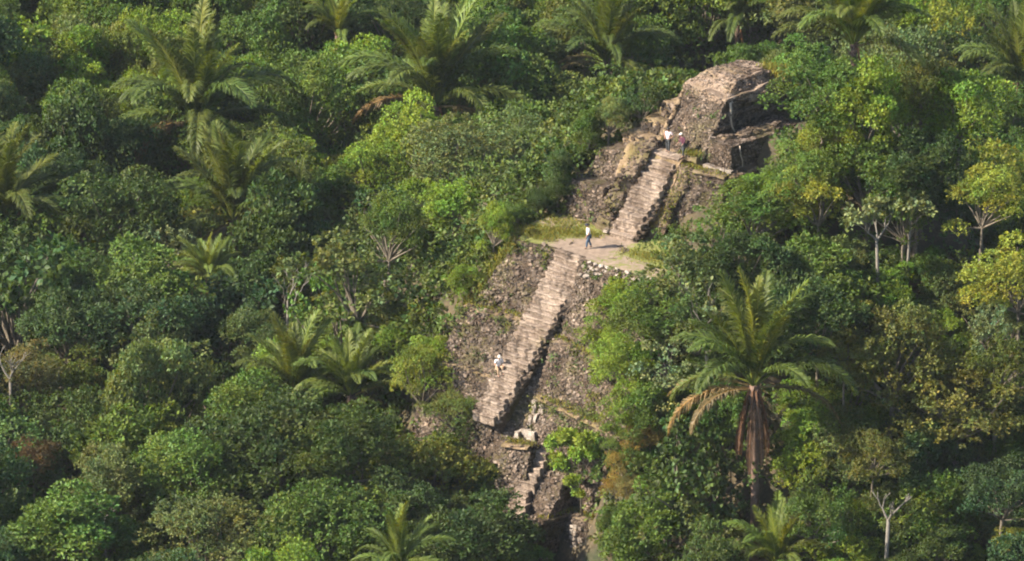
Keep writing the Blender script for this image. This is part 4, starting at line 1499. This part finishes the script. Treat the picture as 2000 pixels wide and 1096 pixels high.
def person(label, base, rz, pose, shirt, trousers, shoes, cap=None, hair=(.02, .015, .012), long_sleeve=False, scale=1.0, group='visitors on the pyramid', cap_brim=False):
    """pose: joint name -> (x forward, y left, z up) in metres, feet on z = 0"""
    root = link('person', None)
    root.location = base
    root.rotation_euler = (0, 0, rz)
    root.scale = (scale,) * 3
    tag(root, label, 'person', group)
    P = {k: Vector(v) for k, v in pose.items()}
    J = {'pelvis': (P['pelvis'], .13), 'belly': (P['pelvis'].lerp(P['chest'], .5), .12), 'chest': (P['chest'], .14), 'neck': (P['neck'], .055),
         'head_low': (P['neck'].lerp(P['head'], .45), .075), 'head': (P['head'], .1), 'crown': (P['head'] + (P['head'] - P['neck']).normalized() * .08, .075)}
    E = [('pelvis', 'belly'), ('belly', 'chest'), ('chest', 'neck'), ('neck', 'head_low'), ('head_low', 'head'), ('head', 'crown')]
    face = P.get('look', Vector((1, 0, 0)))
    for s in ('l', 'r'):
        J['sho' + s] = (P['sho' + s], .065)
        J['elb' + s] = (P['elb' + s], .045)
        J['wri' + s] = (P['wri' + s], .03)
        hd = (P['wri' + s] - P['elb' + s]).normalized()
        J['palm' + s] = (P['wri' + s] + hd * .07, .034)
        J['hip' + s] = (P['hip' + s], .095)
        J['kne' + s] = (P['kne' + s], .062)
        J['ank' + s] = (P['ank' + s], .04)
        J['toe' + s] = (P['toe' + s], .038)
        E += [('chest', 'sho' + s), ('sho' + s, 'elb' + s), ('elb' + s, 'wri' + s), ('wri' + s, 'palm' + s), ('pelvis', 'hip' + s), ('hip' + s, 'kne' + s), ('kne' + s, 'ank' + s), ('ank' + s, 'toe' + s)]
        side = hd.cross(Vector((1, 0, .1))).normalized()
        fwd = side.cross(hd).normalized()
        for k in range(4):
            b0 = P['wri' + s] + hd * .1 + fwd * (.03 - .02 * k)
            J['f%d%s' % (k, s)] = (b0 + hd * (.035, .045, .04, .025)[k] + side * .008, .009)
            J['g%d%s' % (k, s)] = (b0 + hd * (.055, .065, .06, .04)[k] + side * .025, .008)
            E += [('palm' + s, 'f%d%s' % (k, s)), ('f%d%s' % (k, s), 'g%d%s' % (k, s))]
        J['t' + s] = (P['wri' + s] + hd * .06 + fwd * .055, .011)
        E.append(('palm' + s, 't' + s))
    body = skinned('body', J, E, root, SKIN)
    Jt = {'pelvis': (P['pelvis'] + Vector((0, 0, -.02)), .155), 'belly': (P['pelvis'].lerp(P['chest'], .5), .15), 'chest': (P['chest'], .17), 'collar': (P['chest'].lerp(P['neck'], .75), .085)}
    Et = [('pelvis', 'belly'), ('belly', 'chest'), ('chest', 'collar')]
    for s in ('l', 'r'):
        Jt['sho' + s] = (P['sho' + s], .09)
        end = P['sho' + s].lerp(P['elb' + s], .75) if not long_sleeve else P['elb' + s]
        Jt['slv' + s] = (end, .07 if not long_sleeve else .062)
        Et += [('chest', 'sho' + s), ('sho' + s, 'slv' + s)]
        if long_sleeve:
            Jt['cuf' + s] = (P['elb' + s].lerp(P['wri' + s], .92), .046)
            Et.append(('slv' + s, 'cuf' + s))
    skinned('shirt', Jt, Et, root, shirt)
    Jp = {'pelvis': (P['pelvis'] + Vector((0, 0, -.03)), .15)}
    Ep = []
    for s in ('l', 'r'):
        Jp['hip' + s] = (P['hip' + s], .115)
        Jp['kne' + s] = (P['kne' + s], .085)
        Jp['ank' + s] = (P['ank' + s] + (P['kne' + s] - P['ank' + s]) * .06, .068)
        Ep += [('pelvis', 'hip' + s), ('hip' + s, 'kne' + s), ('kne' + s, 'ank' + s)]
    skinned('trousers', Jp, Ep, root, trousers)
    for s in ('l', 'r'):
        a, t = P['ank' + s], P['toe' + s]
        h = a - (t - a).normalized() * .06
        skinned('shoe', {'heel': (Vector((h.x, h.y, t.z + .01)), .05), 'mid': (a.lerp(t, .5) + Vector((0, 0, -.015)), .052), 'toe': (t, .045)}, [('heel', 'mid'), ('mid', 'toe')], root, shoes, 1)
    # cap or hair
    hm = bmesh.new()
    bmesh.ops.create_uvsphere(hm, u_segments=12, v_segments=8, radius=.118)
    for v in list(hm.verts):
        if v.co.z < -.035 or (not cap and v.co.z < .0 and v.co.x > .02):
            v.co.z = max(v.co.z, -.04)
            v.co.x *= .96
    if cap:
        bmesh.ops.create_cone(hm, cap_ends=True, segments=14, radius1=.2 if cap_brim else .13, radius2=.16 if cap_brim else .12, depth=.02, matrix=Matrix.Translation((.0 if cap_brim else .07, 0, .0)))
    me = bpy.data.meshes.new('cap')
    hm.to_mesh(me)
    hm.free()
    o = link('cap' if cap else 'hair', me, root, cap or flat_material('hair', hair, .5, .1))
    o.location = P['head'] + Vector((0, 0, .045))
    o.rotation_euler = (0, pose.get('nod', (0, 0, 0))[0], 0)
    return root


def standing(stride=0., lean=0., arm=0.):
    return {'pelvis': (0, 0, .92), 'chest': (.02 + lean * .3, 0, 1.3), 'neck': (.02 + lean * .45, 0, 1.5), 'head': (.05 + lean * .6, 0, 1.64),
            'shol': (lean * .35, .19, 1.41), 'shor': (lean * .35, -.19, 1.41), 'elbl': (-.04 + arm, .25, 1.13), 'elbr': (-.04 - arm, -.25, 1.13),
            'wril': (.08 + arm * 1.6, .23, .9), 'wrir': (.08 - arm * 1.2, -.23, .9), 'hipl': (0, .09, .88), 'hipr': (0, -.09, .88),
            'knel': (.05 + stride * .5, .1, .48), 'kner': (.03 - stride * .35, -.1, .48), 'ankl': (stride, .1, .08), 'ankr': (-stride, -.1, .08),
            'toel': (.15 + stride, .12, .045), 'toer': (.15 - stride, -.12, .045)}


W_SHIRT = flat_material('white_shirt', (.72, .70, .72), .8, .06)
PINK_SHIRT = flat_material('pink_white_shirt', (.75, .62, .66), .8, .06)
MAROON = flat_material('maroon_shirt', (.085, .022, .045), .8, .15)
JEANS = flat_material('blue_jeans', (.05, .085, .14), .85, .2)
DARK_TR = flat_material('dark_trousers', (.045, .05, .055), .85, .2)
KHAKI = flat_material('khaki_trousers', (.33, .23, .15), .85, .15)
SHOE = flat_material('shoe', (.06, .045, .04), .6, .2)
CAP_DARK = flat_material('dark_cap', (.02, .018, .03), .7, .1)
CAP_PALE = flat_material('pale_cap', (.6, .55, .48), .7, .1)

person('person in white shirt, blue jeans and dark cap walking on the middle terrace', uvz(-.02, .02, .08), R(195), standing(.2, .12, .12), W_SHIRT, JEANS, SHOE, CAP_DARK, cap_brim=True)
ps = standing(.06, 0, 0)
ps.update(elbl=(-.08, .36, 1.2), elbr=(-.08, -.36, 1.2), wril=(.12, .2, 1.06), wrir=(.12, -.2, 1.06))
person('person in pinkish-white shirt and dark trousers, hands on hips, atop upper stairs', uvz(.35, 7.75, 4.98), R(240), ps, PINK_SHIRT, DARK_TR, SHOE)
ps = standing(.1, .25, 0)
ps.update(elbl=(.15, .33, 1.22), wril=(.3, .3, 1.05), elbr=(.0, -.34, 1.15), wrir=(.12, -.42, .95))
person('person in maroon shirt and pale cap stepping down at the head of the upper stairs', uvz(1.75, 7.7, 4.98), R(215), ps, MAROON, DARK_TR, SHOE, CAP_PALE, long_sleeve=True)
sit = {'pelvis': (0, 0, .12), 'chest': (.1, 0, .5), 'neck': (.16, 0, .7), 'head': (.2, 0, .84), 'shol': (.1, .19, .61), 'shor': (.1, -.19, .61), 'elbl': (.16, .26, .36), 'elbr': (.16, -.26, .36),
       'wril': (.36, .2, .3), 'wrir': (.36, -.2, .3), 'hipl': (.02, .1, .12), 'hipr': (.02, -.1, .12), 'knel': (.42, .14, .26), 'kner': (.42, -.14, .2),
       'ankl': (.46, .14, -.16), 'ankr': (.5, -.14, -.24), 'toel': (.62, .15, -.2), 'toer': (.66, -.15, -.28)}
person('person in white shirt and pale cap sitting on the long staircase', uvz(-2.1, -6.75, -7.22), R(-75), sit, W_SHIRT, KHAKI, SHOE, CAP_PALE, scale=1.1)

# ------------------------------------------------------------------ labels that single out every tree
LAND = [('the big upper-left palm', 385, 150), ('the upright palm left of centre', 455, 370), ('the spiky top-centre palm', 852, 130), ('the glossy palm above the temple path', 1185, 60), ('the temple summit', 1440, 170),
        ('the pale-fronded upper-right palm', 1670, 50), ('the right edge near the top', 2000, 130), ('the left edge with the brown-fronded palm', 0, 400), ('the skirted short palm', 408, 560), ('the twin low palms', 630, 740),
        ('the tall slender palm', 1473, 740), ('the bottom edge below that palm', 1500, 1096), ('the long staircase', 1020, 660), ('the foot of the pyramid', 1080, 960), ('the middle terrace', 1120, 480), ('the upper staircase', 1260, 390),
        ('the mustard-topped trees', 1760, 750), ('the rusty orange bush', 60, 905), ('the big dark bottom tree', 545, 900), ('the pale-trunked thin trees', 1740, 460), ('the bottom right corner', 2000, 1096), ('the bottom left corner', 0, 1096), ('the top left corner', 0, 0),
        ('the bare crooked tree', 562, 605), ('the right edge at mid-height', 2000, 480)]
ORD = ['', 'second ', 'third ', 'fourth ', 'fifth ', 'sixth ', 'seventh ', 'eighth ', 'ninth ', 'tenth ']
groups = {}
for T in TREES:
    o, cname, kind, px, py, rp, k, shrub = T[:8]
    cx, cy = min(max(px, 0), 2000), min(max(py, 0), 1096)
    best = min((L for L in LAND if cname not in L[0] and math.hypot(cx - L[1], cy - L[2]) > 32), key=lambda L: math.hypot(cx - L[1], cy - L[2]))
    dx, dy = cx - best[1], cy - best[2]
    side = ('right of' if dx > 0 else 'left of') if abs(dx) > abs(dy) else ('below' if dy > 0 else 'above')
    big = 'large ' if rp > 105 else ('small ' if rp < 62 else '')
    word = ('feathery sapling' if kind == 'layer' else KIND_WORD[kind].replace('tree', 'shrub').replace('-crowned', '')) if shrub else KIND_WORD[kind]
    groups.setdefault((big + cname, word, side, best[0]), []).append((math.hypot(dx, dy), o))
for (cn, word, side, land), lst in groups.items():
    lst.sort(key=lambda q: q[0])
    for i, (d, o) in enumerate(lst):
        pre = ('nearest ' if len(lst) > 1 and i == 0 else ORD[min(i, 9)] + ('nearest ' if i else ''))
        o['label'] = '%s%s %s %s %s' % (pre, cn, word, side, land)
        o['group'] = 'low shrubs between the trees' if o.name.startswith('shrub') else 'jungle trees around the pyramid'
print('TREES', len(TREES), sum(1 for t in TREES if t[7]), 'stones', n_stone[0], 'objects', len(bpy.data.objects))

# ------------------------------------------------------------------ thin morning haze between the camera and the jungle
hz = bpy.data.meshes.new('haze')
hb = bmesh.new()
bmesh.ops.create_cube(hb, size=1)
hb.to_mesh(hz)
hb.free()
HZ = link('haze', hz)
x0, x1, y0, y1, z0, z1 = -160, 160, CAM[1] - 20, 260, GROUND - 3, CAM[2] + 8
HZ.location = ((x0 + x1) / 2, (y0 + y1) / 2, (z0 + z1) / 2)
HZ.scale = (x1 - x0, y1 - y0, z1 - z0)
tag(HZ, 'thin bluish haze over the whole jungle', 'haze', kind='stuff')
hm_ = bpy.data.materials.new('haze')
hm_.use_nodes = True
ht = hm_.node_tree
ht.nodes.remove(ht.nodes['Principled BSDF'])
pv = ht.nodes.new('ShaderNodeVolumePrincipled')
pv.inputs['Color'].default_value = (.8, .88, 1, 1)
pv.inputs['Density'].default_value = .00004
ht.links.new(pv.outputs[0], ht.nodes['Material Output'].inputs['Volume'])
hz.materials.append(hm_)
